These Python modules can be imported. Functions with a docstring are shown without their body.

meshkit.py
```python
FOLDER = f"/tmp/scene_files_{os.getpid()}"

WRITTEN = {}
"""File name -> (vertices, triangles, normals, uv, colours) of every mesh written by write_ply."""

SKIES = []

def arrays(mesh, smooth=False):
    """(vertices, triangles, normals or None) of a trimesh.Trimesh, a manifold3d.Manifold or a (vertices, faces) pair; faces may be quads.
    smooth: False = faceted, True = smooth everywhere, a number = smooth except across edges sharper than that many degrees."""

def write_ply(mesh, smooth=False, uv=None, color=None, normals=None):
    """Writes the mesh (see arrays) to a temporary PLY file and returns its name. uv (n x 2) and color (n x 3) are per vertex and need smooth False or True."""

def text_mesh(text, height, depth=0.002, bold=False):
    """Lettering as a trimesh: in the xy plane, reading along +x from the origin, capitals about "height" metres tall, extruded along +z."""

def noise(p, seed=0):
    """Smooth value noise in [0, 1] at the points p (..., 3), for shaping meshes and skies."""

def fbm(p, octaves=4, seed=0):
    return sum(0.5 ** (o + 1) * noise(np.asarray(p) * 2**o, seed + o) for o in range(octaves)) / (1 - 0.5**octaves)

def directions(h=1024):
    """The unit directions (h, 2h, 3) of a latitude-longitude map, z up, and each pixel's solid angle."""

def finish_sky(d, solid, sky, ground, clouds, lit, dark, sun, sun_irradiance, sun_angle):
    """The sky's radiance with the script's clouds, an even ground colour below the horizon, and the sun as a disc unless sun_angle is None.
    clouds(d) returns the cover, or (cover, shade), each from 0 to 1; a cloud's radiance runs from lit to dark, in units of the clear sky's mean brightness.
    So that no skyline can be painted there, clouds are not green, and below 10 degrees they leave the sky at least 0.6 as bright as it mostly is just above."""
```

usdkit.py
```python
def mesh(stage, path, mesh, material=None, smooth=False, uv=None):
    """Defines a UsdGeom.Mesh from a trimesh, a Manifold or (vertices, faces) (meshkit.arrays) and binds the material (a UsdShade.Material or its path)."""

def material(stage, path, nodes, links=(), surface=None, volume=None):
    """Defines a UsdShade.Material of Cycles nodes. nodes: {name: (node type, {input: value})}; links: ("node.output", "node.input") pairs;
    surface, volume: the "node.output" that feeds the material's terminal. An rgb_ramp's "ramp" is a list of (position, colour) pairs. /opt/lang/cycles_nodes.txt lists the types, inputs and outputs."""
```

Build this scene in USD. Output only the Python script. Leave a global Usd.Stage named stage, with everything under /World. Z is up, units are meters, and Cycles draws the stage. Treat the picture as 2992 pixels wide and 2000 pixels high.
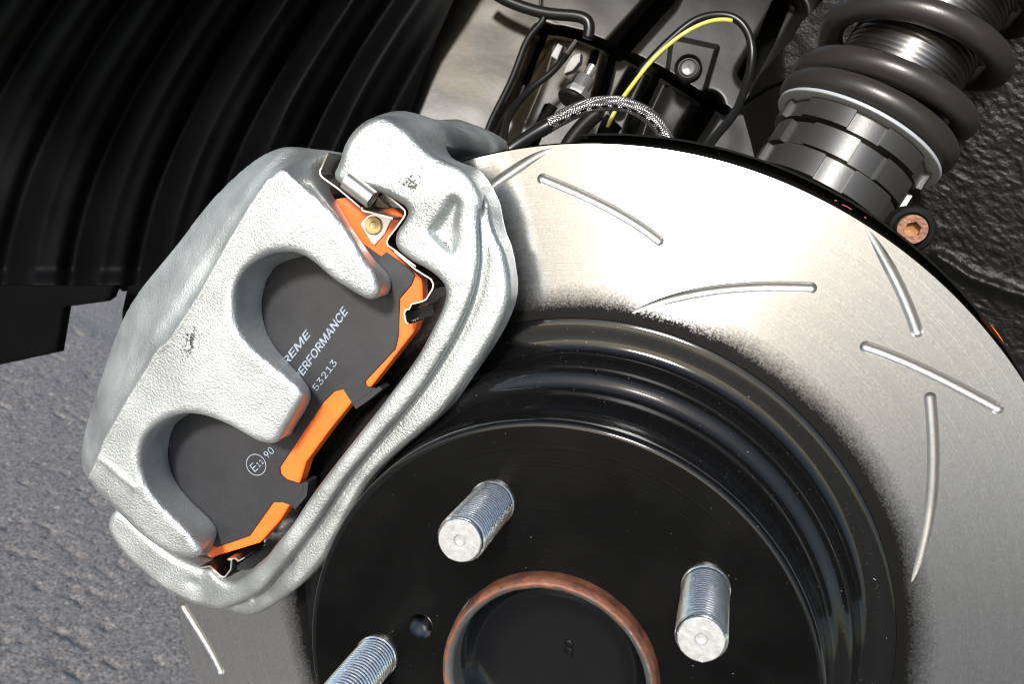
import math, random
import numpy as np, trimesh, manifold3d as m3, usdkit, meshkit
from pxr import Usd, UsdGeom, UsdLux, UsdShade, Gf, Sdf
from shapely.geometry import Polygon, Point, LineString, box as sbox
from shapely import affinity
random.seed(5); rng = np.random.default_rng(5)
stage = Usd.Stage.CreateInMemory()
UsdGeom.SetStageUpAxis(stage, UsdGeom.Tokens.z); UsdGeom.SetStageMetersPerUnit(stage, 1.0)
UsdGeom.Xform.Define(stage, '/World'); UsdGeom.Scope.Define(stage, '/World/Looks')

# ---------------------------------------------------------------- camera, sky, sun, exposure
# Wheel frame, millimetres: X right, Y up along the brake, Z along the axle towards the viewer, origin in the
# middle of the rotor's hat. The camera is rolled: true up lies ROLL to the right of Y.
ROLL = math.radians(25)
FPX, YAW, PIT = 2559.4, -0.2508, -0.141
CAM = np.array([51.42, 140.13, 247.66])
EXPOSURE = 1.78
SUN = np.array([0.08, 0.44, 1.0])          # towards the sun, wheel frame
SUN_I, SUN_ANGLE, SKY_I = 0.5, 7.0, 0.07
FSTOP, FOCUS = 30.0, 0.30
_cy, _sy, _cp, _sp = math.cos(YAW), math.sin(YAW), math.cos(PIT), math.sin(PIT)
FW = np.array([_sy * _cp, _sp, -_cy * _cp]); RT = np.array([_cy, 0, _sy]); UP = np.cross(RT, FW)
M = np.array([[math.cos(ROLL), -math.sin(ROLL), 0], [0, 0, -1], [math.sin(ROLL), math.cos(ROLL), 0]])
def W(p): return np.asarray(p, float) @ M.T * 0.001
def D(v): return np.asarray(v, float) @ M.T

cam = UsdGeom.Camera.Define(stage, '/World/camera')
mt = np.eye(4); mt[0, :3], mt[1, :3], mt[2, :3], mt[3, :3] = D(RT), D(UP), -D(FW), W(CAM)
cam.AddTransformOp().Set(Gf.Matrix4d(mt.tolist()))
cam.CreateHorizontalApertureAttr(36.0); cam.CreateVerticalApertureAttr(36.0 * 2000 / 2992)
cam.CreateFocalLengthAttr(36.0 * FPX / 2992); cam.CreateClippingRangeAttr(Gf.Vec2f(0.01, 1000))
cam.CreateFStopAttr(FSTOP); cam.CreateFocusDistanceAttr(FOCUS); cam.CreateExposureAttr(EXPOSURE)
sd = D(SUN / np.linalg.norm(SUN))
sky_mat = usdkit.material(stage, '/World/Looks/sky_air', {
    's': ('sky_texture', {'sky_type': 'single_scattering', 'sun_disc': False, 'sun_elevation': math.asin(sd[2]), 'sun_rotation': math.atan2(sd[0], sd[1])}),
    'b': ('background_shader', {'strength': SKY_I})}, [('s.color', 'b.color')], surface='b.background')
dome = UsdLux.DomeLight.Define(stage, '/World/sky')
UsdShade.MaterialBindingAPI.Apply(dome.GetPrim()).Bind(sky_mat)
dome.GetPrim().SetCustomDataByKey('kind', 'structure')
sun = UsdLux.DistantLight.Define(stage, '/World/sun')
sun.CreateIntensityAttr(SUN_I); sun.CreateAngleAttr(SUN_ANGLE); sun.CreateNormalizeAttr(True); sun.CreateColorAttr(Gf.Vec3f(1, 0.975, 0.945))
x = np.cross([0, 0, 1], sd); x /= np.linalg.norm(x); ms = np.eye(4); ms[0, :3], ms[1, :3], ms[2, :3] = x, np.cross(sd, x), sd
sun.AddTransformOp().Set(Gf.Matrix4d(ms.tolist()))

# ---------------------------------------------------------------- tracing helpers: a photograph point and its depth give a point of the place
def at(px, py, z):
    d = FW + ((px - 1496) / FPX) * RT - ((py - 1000) / FPX) * UP
    if callable(z):
        zz = -15.0
        for _ in range(6):
            p = CAM + d * ((zz - CAM[2]) / d[2]); zz = float(z(p[0], p[1]))
        z = zz
    return CAM + d * ((z - CAM[2]) / d[2])
def view(ox, oy, s): return lambda x, y: (ox + x / s, oy + y / s)
vw = view(0, 0, 1 / 1.2754); zA = view(850, 300, 3.1357); z2 = view(200, 600, 2.1327); z3b = view(200, 1200, 1.96)
z4 = view(1100, 0, 1.955); z5 = view(400, 1600, 3.91); z6 = view(0, 0, 1.4254); z8 = view(1300, 400, 1.3865); zh = view(900, 1200, 1.96); zR = view(2000, 0, 1.742)
def tr(f, pts, z): return [at(*f(*p), z) for p in pts]
def xy(pts): return np.array([p[:2] for p in pts])
def scale_at(P): return FPX / ((np.asarray(P) - CAM) @ FW)       # pixels of the photograph per millimetre

# ---------------------------------------------------------------- scene helpers
names = {}
def path_of(parent, name):
    base = (parent.GetPath().pathString if parent is not None else '/World') + '/' + name
    n = names.get(base, 0); names[base] = n + 1
    return base if n == 0 else f'{base}_{n:03d}'
def tag(p, label=None, cat=None, group=None, kind=None):
    for k, v in (('label', label), ('category', cat), ('group', group), ('kind', kind)):
        if v: p.SetCustomDataByKey(k, v)
    return p
def thing(name, label, cat, group=None, loc=None):
    x = UsdGeom.Xform.Define(stage, path_of(None, name))
    return tag(x.GetPrim(), label, cat, group)
def obj(name, mesh, mat, parent=None, smooth=35, label=None, kind=None):
    v, f, n = meshkit.arrays(mesh, smooth)
    m = usdkit.mesh(stage, path_of(parent, name), (W(v), f), mat)
    if n is not None:
        from pxr import Vt
        m.CreateNormalsAttr(Vt.Vec3fArray.FromNumpy(D(n).astype(np.float32))); m.SetNormalsInterpolation('vertex')
    return tag(m.GetPrim(), label, None, None, kind)
def cat(*ms): return trimesh.util.concatenate([m for m in ms])
def tm(v, f): return trimesh.Trimesh(np.asarray(v, float), np.asarray(f), process=False)
def mf(man):
    m = man.to_mesh(); return trimesh.Trimesh(m.vert_properties[:, :3], m.tri_verts, process=False)
def man(t): return m3.Manifold(m3.Mesh(np.asarray(t.vertices, np.float32), np.asarray(t.faces, np.uint32)))
def smooth_line(P, n=60, closed=False):
    from scipy.interpolate import splprep, splev
    P = np.asarray(P, float)
    if closed: P = np.vstack([P, P[:1]])
    k = min(3, len(P) - 1)
    tck, _ = splprep(P.T, s=0, k=k, per=closed)
    return np.array(splev(np.linspace(0, 1, n, endpoint=not closed), tck)).T
def tube(P, r, sides=12, caps=True, r_list=None, squash=None):
    P = np.asarray(P, float); n = len(P)
    T = np.gradient(P, axis=0); T /= np.linalg.norm(T, axis=1)[:, None]
    u = np.cross(T[0], [0.31, 0.17, 0.93]); u /= np.linalg.norm(u)
    V, a = [], np.linspace(0, 2 * np.pi, sides, endpoint=False)
    rr = np.full(n, r, float) if r_list is None else np.asarray(r_list)
    for i in range(n):
        u = u - (u @ T[i]) * T[i]; u /= np.linalg.norm(u); w = np.cross(T[i], u)
        V.append(P[i] + rr[i] * (np.cos(a)[:, None] * u + np.sin(a)[:, None] * w))
    V = np.vstack(V); F = []
    for i in range(n - 1):
        for j in range(sides):
            k = (j + 1) % sides
            F += [[i * sides + j, i * sides + k, (i + 1) * sides + k], [i * sides + j, (i + 1) * sides + k, (i + 1) * sides + j]]
    if caps:
        c = len(V); V = np.vstack([V, P[0], P[-1]])
        for j in range(sides):
            k = (j + 1) % sides
            F += [[c, k, j], [c + 1, (n - 1) * sides + j, (n - 1) * sides + k]]
    return tm(V, F)
def lathe(profile, seg=128, frame=None, wob=None):
    """profile: (r, h) along the axis; frame: (origin, e1, e2, axis)"""
    pr = np.asarray(profile, float); a = np.linspace(0, 2 * np.pi, seg, endpoint=False); n = len(pr)
    L = np.stack([np.outer(pr[:, 0], np.cos(a)), np.outer(pr[:, 0], np.sin(a)), np.repeat(pr[:, 1:2], seg, 1)], -1).reshape(-1, 3)
    F = []
    i, j = np.meshgrid(np.arange(n - 1), np.arange(seg), indexing='ij'); k = (j + 1) % seg
    A, B, C, E = i * seg + j, i * seg + k, (i + 1) * seg + k, (i + 1) * seg + j
    F = np.vstack([np.stack([A, B, C], -1).reshape(-1, 3), np.stack([A, C, E], -1).reshape(-1, 3)])
    if frame is not None:
        o, e1, e2, ax = frame; L = o + L[:, :1] * e1 + L[:, 1:2] * e2 + L[:, 2:] * ax
    t = tm(L, F); return t
def extrude(poly, z0, z1, cham=0.0):
    """a shapely polygon in XY from z0 up to z1, with a chamfered upper edge"""
    out = []
    for g in getattr(poly, 'geoms', [poly]):
        if cham <= 0:
            t = trimesh.creation.extrude_polygon(g, z1 - z0, engine='earcut'); t.apply_translation([0, 0, z0]); out.append(t)
        else:
            c = m3.CrossSection([np.array(g.exterior.coords)[:-1]] + [np.array(q.coords)[:-1] for q in g.interiors], m3.FillRule.EvenOdd)
            s = m3.Manifold.extrude(c, z1 - z0 - cham).translate([0, 0, z0]); k = 3
            for i in range(k):
                d0 = cham * (1 - math.cos((i + 1) / k * math.pi / 2)); h0, h1 = cham * math.sin(i / k * math.pi / 2), cham * math.sin((i + 1) / k * math.pi / 2)
                s = s + m3.Manifold.extrude(c.offset(-d0, m3.JoinType.Round, 2, 24), h1 - h0 + 0.01).translate([0, 0, z1 - cham + h0 - 0.01])
            out.append(mf(s))
    return cat(*out)
def ribbon(P, z0, z1, th):
    """a bent strip of sheet metal: polyline in XY, thickness th, from depth z0 to z1 (either may be a list)"""
    P = np.asarray(P, float)[:, :2]; n = len(P)
    g = LineString(P).buffer(th / 2, cap_style=2, join_style=1, quad_segs=4)
    return extrude(g, min(z0, z1), max(z0, z1))
# signed distance fields: cast parts are shaped as fields and meshed
def polysdf(P, X, Y):
    P = np.asarray(P, float)[:, :2]; d = np.full(X.shape, 1e9); s = np.zeros(X.shape, bool)
    for a, b in zip(P, np.roll(P, -1, 0)):
        e = b - a; L = e @ e
        if L < 1e-12: continue
        t = np.clip(((X - a[0]) * e[0] + (Y - a[1]) * e[1]) / L, 0, 1)
        d = np.minimum(d, (X - a[0] - t * e[0]) ** 2 + (Y - a[1] - t * e[1]) ** 2)
        c = ((a[1] > Y) != (b[1] > Y))
        with np.errstate(divide='ignore', invalid='ignore'):
            xi = a[0] + (Y - a[1]) / (b[1] - a[1] if b[1] != a[1] else 1e-9) * e[0]
        s ^= c & (X < xi)
    d = np.sqrt(d); return np.where(s, -d, d)
def linedist(P, X, Y):
    P = np.asarray(P, float)[:, :2]; d = np.full(X.shape, 1e9)
    for a, b in zip(P[:-1], P[1:]):
        e = b - a; t = np.clip(((X - a[0]) * e[0] + (Y - a[1]) * e[1]) / max(e @ e, 1e-9), 0, 1)
        d = np.minimum(d, np.hypot(X - a[0] - t * e[0], Y - a[1] - t * e[1]))
    return d
def chaikin(P, n=1, closed=True):
    P = np.asarray(P, float)
    for _ in range(n):
        Q = np.roll(P, -1, 0)
        P = np.stack([0.75 * P + 0.25 * Q, 0.25 * P + 0.75 * Q], 1).reshape(-1, P.shape[1])
    return P
def sstep(x): x = np.clip(x, 0, 1); return x * x * (3 - 2 * x)
def rmax(a, b, r):     # rounded intersection
    return np.minimum(np.maximum(a, b), -r) + np.hypot(np.maximum(a + r, 0), np.maximum(b + r, 0))
def smin(a, b, k):
    h = np.clip(0.5 + 0.5 * (b - a) / k, 0, 1); return b * (1 - h) + a * h - k * h * (1 - h)
def smax(a, b, k): return -smin(-a, -b, k)
def surface_nets(Fd, o, h):
    nx, ny, nz = Fd.shape; ins = Fd < 0
    c = np.zeros((nx - 1, ny - 1, nz - 1), np.int8)
    for i, j, k in np.ndindex(2, 2, 2): c += ins[i:nx - 1 + i, j:ny - 1 + j, k:nz - 1 + k]
    act = (c > 0) & (c < 8); idx = np.full(act.shape, -1, np.int64); I = np.argwhere(act); idx[act] = np.arange(len(I))
    cor = np.array(list(np.ndindex(2, 2, 2))); val = np.stack([Fd[I[:, 0] + q[0], I[:, 1] + q[1], I[:, 2] + q[2]] for q in cor], 1)
    S, N = np.zeros((len(I), 3)), np.zeros(len(I))
    for a in range(8):
        for b in range(a + 1, 8):
            if np.abs(cor[a] - cor[b]).sum() != 1: continue
            va, vb = val[:, a], val[:, b]; x = (va < 0) != (vb < 0)
            t = np.where(x, va / np.where(x, va - vb, 1), 0)
            S += np.where(x[:, None], cor[a] + t[:, None] * (cor[b] - cor[a]), 0); N += x
    V = o + h * (I + S / N[:, None]); F = []
    for ax in range(3):
        b, c2 = (ax + 1) % 3, (ax + 2) % 3
        sl = [slice(0, n - 1 if q == ax else n) for q, n in enumerate(Fd.shape)]; sh = [slice(1, n) if q == ax else slice(0, n) for q, n in enumerate(Fd.shape)]
        i0, i1 = ins[tuple(sl)], ins[tuple(sh)]; E = np.argwhere(i0 != i1)
        E = E[(E[:, b] > 0) & (E[:, c2] > 0) & (E[:, b] < Fd.shape[b] - 1) & (E[:, c2] < Fd.shape[c2] - 1)]
        fl = i0[E[:, 0], E[:, 1], E[:, 2]]
        def g(db, dc):
            q = E.copy(); q[:, b] -= db; q[:, c2] -= dc; return idx[q[:, 0], q[:, 1], q[:, 2]]
        Q = np.stack([g(1, 1), g(0, 1), g(0, 0), g(1, 0)], 1); Q[~fl] = Q[~fl][:, ::-1]
        F += [Q[:, [0, 1, 2]], Q[:, [0, 2, 3]]]
    return tm(V, np.vstack(F))
def grid3(lo, hi, h):
    ax = [np.arange(a, b + h, h) for a, b in zip(lo, hi)]
    X2, Y2 = np.meshgrid(ax[0], ax[1], indexing='ij'); return X2, Y2, ax[2][None, None, :]
def roughen(t, amp, size, seed=0):
    n = np.array(t.vertex_normals); v = np.array(t.vertices)
    return tm(v + n * (amp * (meshkit.fbm(v / size, 3, seed) - 0.5))[:, None], t.faces)

# ---------------------------------------------------------------- materials
def mat(name, nodes, links, surface='p.BSDF'): return usdkit.material(stage, '/World/Looks/' + name, nodes, links, surface=surface)
def simple(name, col, rough=0.5, metal=0.0, bump=0.0, bscale=800.0, vary=0.0, vscale=60.0, **kw):
    p = {'base_color': col, 'roughness': rough, 'metallic': metal, **kw}
    nodes, links = {'p': ('principled_bsdf', p)}, []
    if bump or vary: nodes['g'] = ('geometry', {})
    if vary:
        nodes['v'] = ('noise_texture', {'scale': vscale, 'detail': 5.0, 'roughness': 0.6})
        nodes['r'] = ('rgb_ramp', {'ramp': [(0.3, tuple(c * (1 - vary) for c in col)), (0.7, tuple(min(1, c * (1 + vary)) for c in col))]})
        links += [('g.position', 'v.vector'), ('v.fac', 'r.fac'), ('r.color', 'p.base_color')]
    if bump:
        nodes['n'] = ('noise_texture', {'scale': bscale, 'detail': 3.0, 'roughness': 0.6}); nodes['b'] = ('bump', {'strength': 1.0, 'distance': bump})
        links += [('g.position', 'n.vector'), ('n.fac', 'b.height'), ('b.normal', 'p.normal')]
    return mat(name, nodes, links)
def rough_cast(name, base, marks):
    """zinc plated cast iron: fine cast grain, dull and shiny patches, small pits and scuffs"""
    nodes = {'g': ('geometry', {}), 'p': ('principled_bsdf', {'metallic': 0.9}),
        'n1': ('noise_texture', {'scale': 1280.0, 'detail': 3.0, 'roughness': 0.6}), 'n2': ('noise_texture', {'scale': 60.0, 'detail': 4.0}),
        'n3': ('noise_texture', {'scale': 900.0, 'detail': 6.0, 'roughness': 0.7}), 'n4': ('noise_texture', {'scale': 28.0, 'detail': 2.0}),
        'b': ('bump', {'strength': 1.0, 'distance': 0.00024}), 'r1': ('rgb_ramp', {'ramp': [(0.3, tuple(c * 0.84 for c in base)), (0.7, base)]}),
        'r2': ('map_range', {'from_min': 0.3, 'from_max': 0.7, 'to_min': 0.36, 'to_max': 0.56}),
        'pit': ('math', {'math_type': 'multiply'}), 'pm': ('map_range', {'from_min': 0.335, 'from_max': 0.315, 'to_min': 0.0, 'to_max': 1.0, 'clamp': True}),
        'pa': ('map_range', {'from_min': 0.52, 'from_max': 0.62, 'to_min': 0.0, 'to_max': 1.0, 'clamp': True}),
        'mx': ('mix_color', {'b': (0.075, 0.075, 0.07)})}
    links = [('g.position', q + '.vector') for q in ('n1', 'n2', 'n3', 'n4')] + [('n1.fac', 'b.height'), ('b.normal', 'p.normal'), ('n2.fac', 'r1.fac'), ('n2.fac', 'r2.value'),
        ('r2.result', 'p.roughness'), ('n3.fac', 'pm.value'), ('n4.fac', 'pa.value'), ('pm.result', 'pit.value1'), ('pa.result', 'pit.value2')]
    last = 'pit.value'
    if marks:                                                # dark scuff rubbed into the casting skin, fixed to the part
        for q, (c, r) in enumerate(marks):
            nodes[f'd{q}'] = ('vector_math', {'math_type': 'distance', 'vector2': tuple(W(c))}); nodes[f'm{q}'] = ('map_range', {'from_min': r * .001, 'from_max': r * .0003, 'to_min': 0.0, 'to_max': 0.19, 'clamp': True})
            nodes[f's{q}'] = ('math', {'math_type': 'subtract'}); nodes[f't{q}'] = ('map_range', {'from_min': 0.345, 'from_max': 0.315, 'to_min': 0.0, 'to_max': 1.0, 'clamp': True}); nodes[f'a{q}'] = ('math', {'math_type': 'maximum'})
            links += [('g.position', f'd{q}.vector1'), (f'd{q}.value', f'm{q}.value'), ('n3.fac', f's{q}.value1'), (f'm{q}.result', f's{q}.value2'), (f's{q}.value', f't{q}.value'), (f't{q}.result', f'a{q}.value1'), (last, f'a{q}.value2')]
            last = f'a{q}.value'
    links += [('r1.color', 'mx.a'), (last, 'mx.fac'), ('mx.result', 'p.base_color')]
    return mat(name, nodes, links)
def zface(x, y): return -5.0 - 0.155 * max(0.0, (x + 118) * 0.80 + (y - 118) * -0.60 + 0)   # sloping front of the fingers, set below
M_cal = rough_cast('zinc_caliper', (0.52, 0.545, 0.545), [(at(*vw(442, 778), -5.5), 5.5), (at(*vw(432, 800), -5.5), 4.5), (at(*vw(450, 745), -5.5), 2.5)])
M_brk = rough_cast('zinc_bracket', (0.47, 0.495, 0.49), [(at(*vw(945, 420), -13), 5.5), (at(*vw(1025, 555), -14), 2.5)])
M_black = mat('black_rotor_paint', {'g': ('geometry', {}), 'p': ('principled_bsdf', {'base_color': (0.003, 0.003, 0.003), 'roughness': 0.09, 'specular_ior_level': 0.33}),
    'fl': ('vector_math', {'math_type': 'multiply', 'vector2': (1, 0, 1)}), 'l': ('vector_math', {'math_type': 'length'}), 'n': ('noise_texture', {'dimensions': '1D', 'scale': 1400.0, 'detail': 2.0}),
    'b': ('bump', {'strength': 0.35, 'distance': 0.00004}), 'd': ('noise_texture', {'scale': 1500.0, 'detail': 1.0}), 'dm': ('map_range', {'from_min': 0.76, 'from_max': 0.82, 'to_min': 0.0, 'to_max': 1.0, 'clamp': True}),
    'mx': ('mix_color', {'a': (0.003, 0.003, 0.003), 'b': (0.2, 0.2, 0.2)})},
    [('g.position', 'fl.vector1'), ('fl.vector', 'l.vector1'), ('l.value', 'n.w'), ('n.fac', 'b.height'), ('b.normal', 'p.normal'), ('g.position', 'd.vector'), ('d.fac', 'dm.value'), ('dm.result', 'mx.fac'), ('mx.result', 'p.base_color')])
# machined iron, brushed in circles about the axle; black paint oversprayed on its inner edge
M_rotor = mat('machined_rotor', {'g': ('geometry', {}), 'fl': ('vector_math', {'math_type': 'multiply', 'vector2': (1, 0, 1)}), 'l': ('vector_math', {'math_type': 'length'}),
    'tn': ('vector_math', {'math_type': 'normalize'}),
    'n': ('noise_texture', {'scale': 900.0, 'detail': 3.0, 'roughness': 0.7}), 'n2': ('noise_texture', {'scale': 35.0, 'detail': 3.0}), 'ns': ('noise_texture', {'scale': 1600.0, 'detail': 2.0}),
    'cr': ('rgb_ramp', {'ramp': [(0.25, (0.365, 0.366, 0.367)), (0.55, (0.42, 0.421, 0.422)), (0.8, (0.475, 0.476, 0.477))]}), 'rm': ('map_range', {'from_min': 0.2, 'from_max': 0.8, 'to_min': 0.235, 'to_max': 0.30}),
    'lo': ('math', {'math_type': 'multiply_add', 'value2': 0.006, 'value3': -0.003}), 'l2': ('math', {'math_type': 'multiply_add', 'value2': 0.004, 'value3': -0.002}), 'ra': ('math', {'math_type': 'add'}), 'rb': ('math', {'math_type': 'add'}),
    'pm': ('map_range', {'from_min': 0.1100, 'from_max': 0.1185, 'to_min': 0.0, 'to_max': 1.0, 'clamp': True}),
    'ring': ('noise_texture', {'dimensions': '1D', 'scale': 2600.0, 'detail': 2.0}), 'bp': ('bump', {'strength': 0.6, 'distance': 0.00004}), 'wr': ('noise_texture', {'dimensions': '1D', 'scale': 260.0, 'detail': 5.0, 'roughness': 0.8}), 'wm': ('map_range', {'from_min': 0.25, 'from_max': 0.75, 'to_min': -0.035, 'to_max': 0.035}), 'wa': ('math', {'math_type': 'add'}),
    'metal': ('principled_bsdf', {'metallic': 1.0, 'roughness': 0.36, 'anisotropic': 0.93}),
    'paint': ('principled_bsdf', {'base_color': (0.002, 0.002, 0.002), 'roughness': 0.45, 'specular_ior_level': 0.1}), 'mx': ('mix_closure', {})},
    [('g.position', 'fl.vector1'), ('fl.vector', 'l.vector1'), ('fl.vector', 'tn.vector1'), ('tn.vector', 'metal.tangent'),
     ('g.position', 'n.vector'), ('g.position', 'n2.vector'), ('g.position', 'ns.vector'), ('ns.fac', 'cr.fac'), ('cr.color', 'metal.base_color'), ('n.fac', 'rm.value'), ('l.value', 'wr.w'), ('wr.fac', 'wm.value'), ('rm.result', 'wa.value1'), ('wm.result', 'wa.value2'), ('wa.value', 'metal.roughness'),
     ('ns.fac', 'lo.value1'), ('n2.fac', 'l2.value1'), ('l.value', 'ra.value1'), ('lo.value', 'ra.value2'), ('ra.value', 'rb.value1'), ('l2.value', 'rb.value2'), ('rb.value', 'pm.value'),
     ('l.value', 'ring.w'), ('ring.fac', 'bp.height'), ('bp.normal', 'metal.normal'),
     ('pm.result', 'mx.fac'), ('paint.BSDF', 'mx.closure1'), ('metal.BSDF', 'mx.closure2')], surface='mx.closure')
M_slot = simple('milled_slot', (0.40, 0.40, 0.39), 0.36, 1.0, bump=0.00006, bscale=1500)
M_edge = simple('black_rotor_edge', (0.002, 0.002, 0.002), 0.6, specular_ior_level=0.02)
M_face = mat('black_hat_face', {'g': ('geometry', {}), 'p': ('principled_bsdf', {'roughness': 0.27, 'specular_ior_level': 0.10}), 'd': ('noise_texture', {'scale': 1100.0, 'detail': 1.0}), 'dm': ('map_range', {'from_min': 0.77, 'from_max': 0.83, 'to_min': 0.0, 'to_max': 1.0, 'clamp': True}),
    'h': ('noise_texture', {'scale': 26.0, 'detail': 4.0}), 'hm': ('rgb_ramp', {'ramp': [(0.4, (0.0010, 0.0010, 0.0010)), (0.75, (0.0040, 0.0040, 0.0039))]}), 'mx': ('mix_color', {'b': (0.25, 0.25, 0.24)}),
    'fl': ('vector_math', {'math_type': 'multiply', 'vector2': (1, 0, 1)}), 'l': ('vector_math', {'math_type': 'length'}), 'n': ('noise_texture', {'dimensions': '1D', 'scale': 1000.0, 'detail': 1.0}), 'b': ('bump', {'strength': 0.6, 'distance': 0.00005})},
    [('g.position', 'd.vector'), ('g.position', 'h.vector'), ('d.fac', 'dm.value'), ('dm.result', 'mx.fac'), ('h.fac', 'hm.fac'), ('hm.color', 'mx.a'), ('mx.result', 'p.base_color'), ('g.position', 'fl.vector1'), ('fl.vector', 'l.vector1'), ('l.value', 'n.w'), ('n.fac', 'b.height'), ('b.normal', 'p.normal')])
M_rust = mat('rusty_hub_lip', {'g': ('geometry', {}), 'fl': ('vector_math', {'math_type': 'multiply', 'vector2': (1, 0, 1)}), 'l': ('vector_math', {'math_type': 'length'}),
    'n': ('noise_texture', {'scale': 110.0, 'detail': 7.0, 'roughness': 0.72}), 'n2': ('noise_texture', {'scale': 600.0, 'detail': 4.0}),
    'rc': ('rgb_ramp', {'ramp': [(0.3, (0.022, 0.009, 0.006)), (0.45, (0.075, 0.026, 0.015)), (0.6, (0.15, 0.055, 0.026)), (0.75, (0.21, 0.115, 0.06))]}),
    'lo': ('math', {'math_type': 'multiply_add', 'value2': 0.005, 'value3': -0.0025}), 'ra': ('math', {'math_type': 'add'}), 'pm': ('map_range', {'from_min': 0.0313, 'from_max': 0.0321, 'to_min': 0.0, 'to_max': 1.0, 'clamp': True}),
    'b': ('bump', {'strength': 1.0, 'distance': 0.0002}), 'rust': ('principled_bsdf', {'roughness': 0.62}), 'steel': ('principled_bsdf', {'base_color': (0.2, 0.205, 0.2), 'metallic': 0.85, 'roughness': 0.42}), 'mx': ('mix_closure', {})},
    [('g.position', 'fl.vector1'), ('fl.vector', 'l.vector1'), ('g.position', 'n.vector'), ('g.position', 'n2.vector'), ('n.fac', 'rc.fac'), ('rc.color', 'rust.base_color'), ('n.fac', 'lo.value1'), ('l.value', 'ra.value1'), ('lo.value', 'ra.value2'),
     ('ra.value', 'pm.value'), ('n2.fac', 'b.height'), ('b.normal', 'rust.normal'), ('b.normal', 'steel.normal'), ('pm.result', 'mx.fac'), ('steel.BSDF', 'mx.closure1'), ('rust.BSDF', 'mx.closure2')], surface='mx.closure')
M_cap = simple('black_hub_cap', (0.002, 0.0022, 0.0027), 0.14, bump=0.00004, bscale=700, specular_ior_level=0.3)
M_stud = simple('zinc_stud', (0.80, 0.785, 0.74), 0.22, 0.97, bump=0.00008, bscale=900, vary=0.12, vscale=300)
M_stud_end = simple('stud_end', (0.36, 0.36, 0.355), 0.5, 0.5, bump=0.00012, bscale=700, vary=0.2, vscale=500)
M_thread = simple('hole_thread', (0.07, 0.07, 0.072), 0.2, 1.0)
M_orange = simple('orange_backing', (0.74, 0.13, 0.018), 0.36, bump=0.00008, bscale=700, vary=0.12, vscale=120)
M_shim = simple('black_shim', (0.0145, 0.0145, 0.0165), 0.5, bump=0.00004, bscale=1500, vary=0.25, vscale=90)
M_friction = simple('friction_material', (0.03, 0.028, 0.027), 0.85, bump=0.0003, bscale=500)
M_steel = simple('stainless', (0.36, 0.345, 0.315), 0.25, 1.0)
M_blacksteel = simple('dark_spring_steel', (0.03, 0.03, 0.03), 0.2, 0.9)
M_steel2 = simple('stainless_dull', (0.60, 0.59, 0.56), 0.38, 1.0, bump=0.00004, bscale=600)
M_brass = simple('yellow_zinc_rivet', (0.42, 0.31, 0.14), 0.5, 0.5, bump=0.0001, bscale=700, vary=0.3, vscale=400)
M_print = simple('pale_print', (0.2, 0.235, 0.28), 0.7, vary=0.3, vscale=900)
M_spring = simple('spring_paint', (0.032, 0.030, 0.028), 0.34, 0.4, bump=0.00005, bscale=1400)
M_ring = simple('grey_anodised', (0.055, 0.054, 0.052), 0.36, 0.6, bump=0.00003, bscale=900)
M_tube = simple('threaded_steel', (0.40, 0.39, 0.375), 0.24, 1.0)
M_white = simple('white_spacer', (0.27, 0.29, 0.31), 0.5)
M_boltrust = simple('rusted_bolt', (0.12, 0.042, 0.016), 0.38, 0.25, bump=0.0002, bscale=700, vary=0.5, vscale=260)
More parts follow.
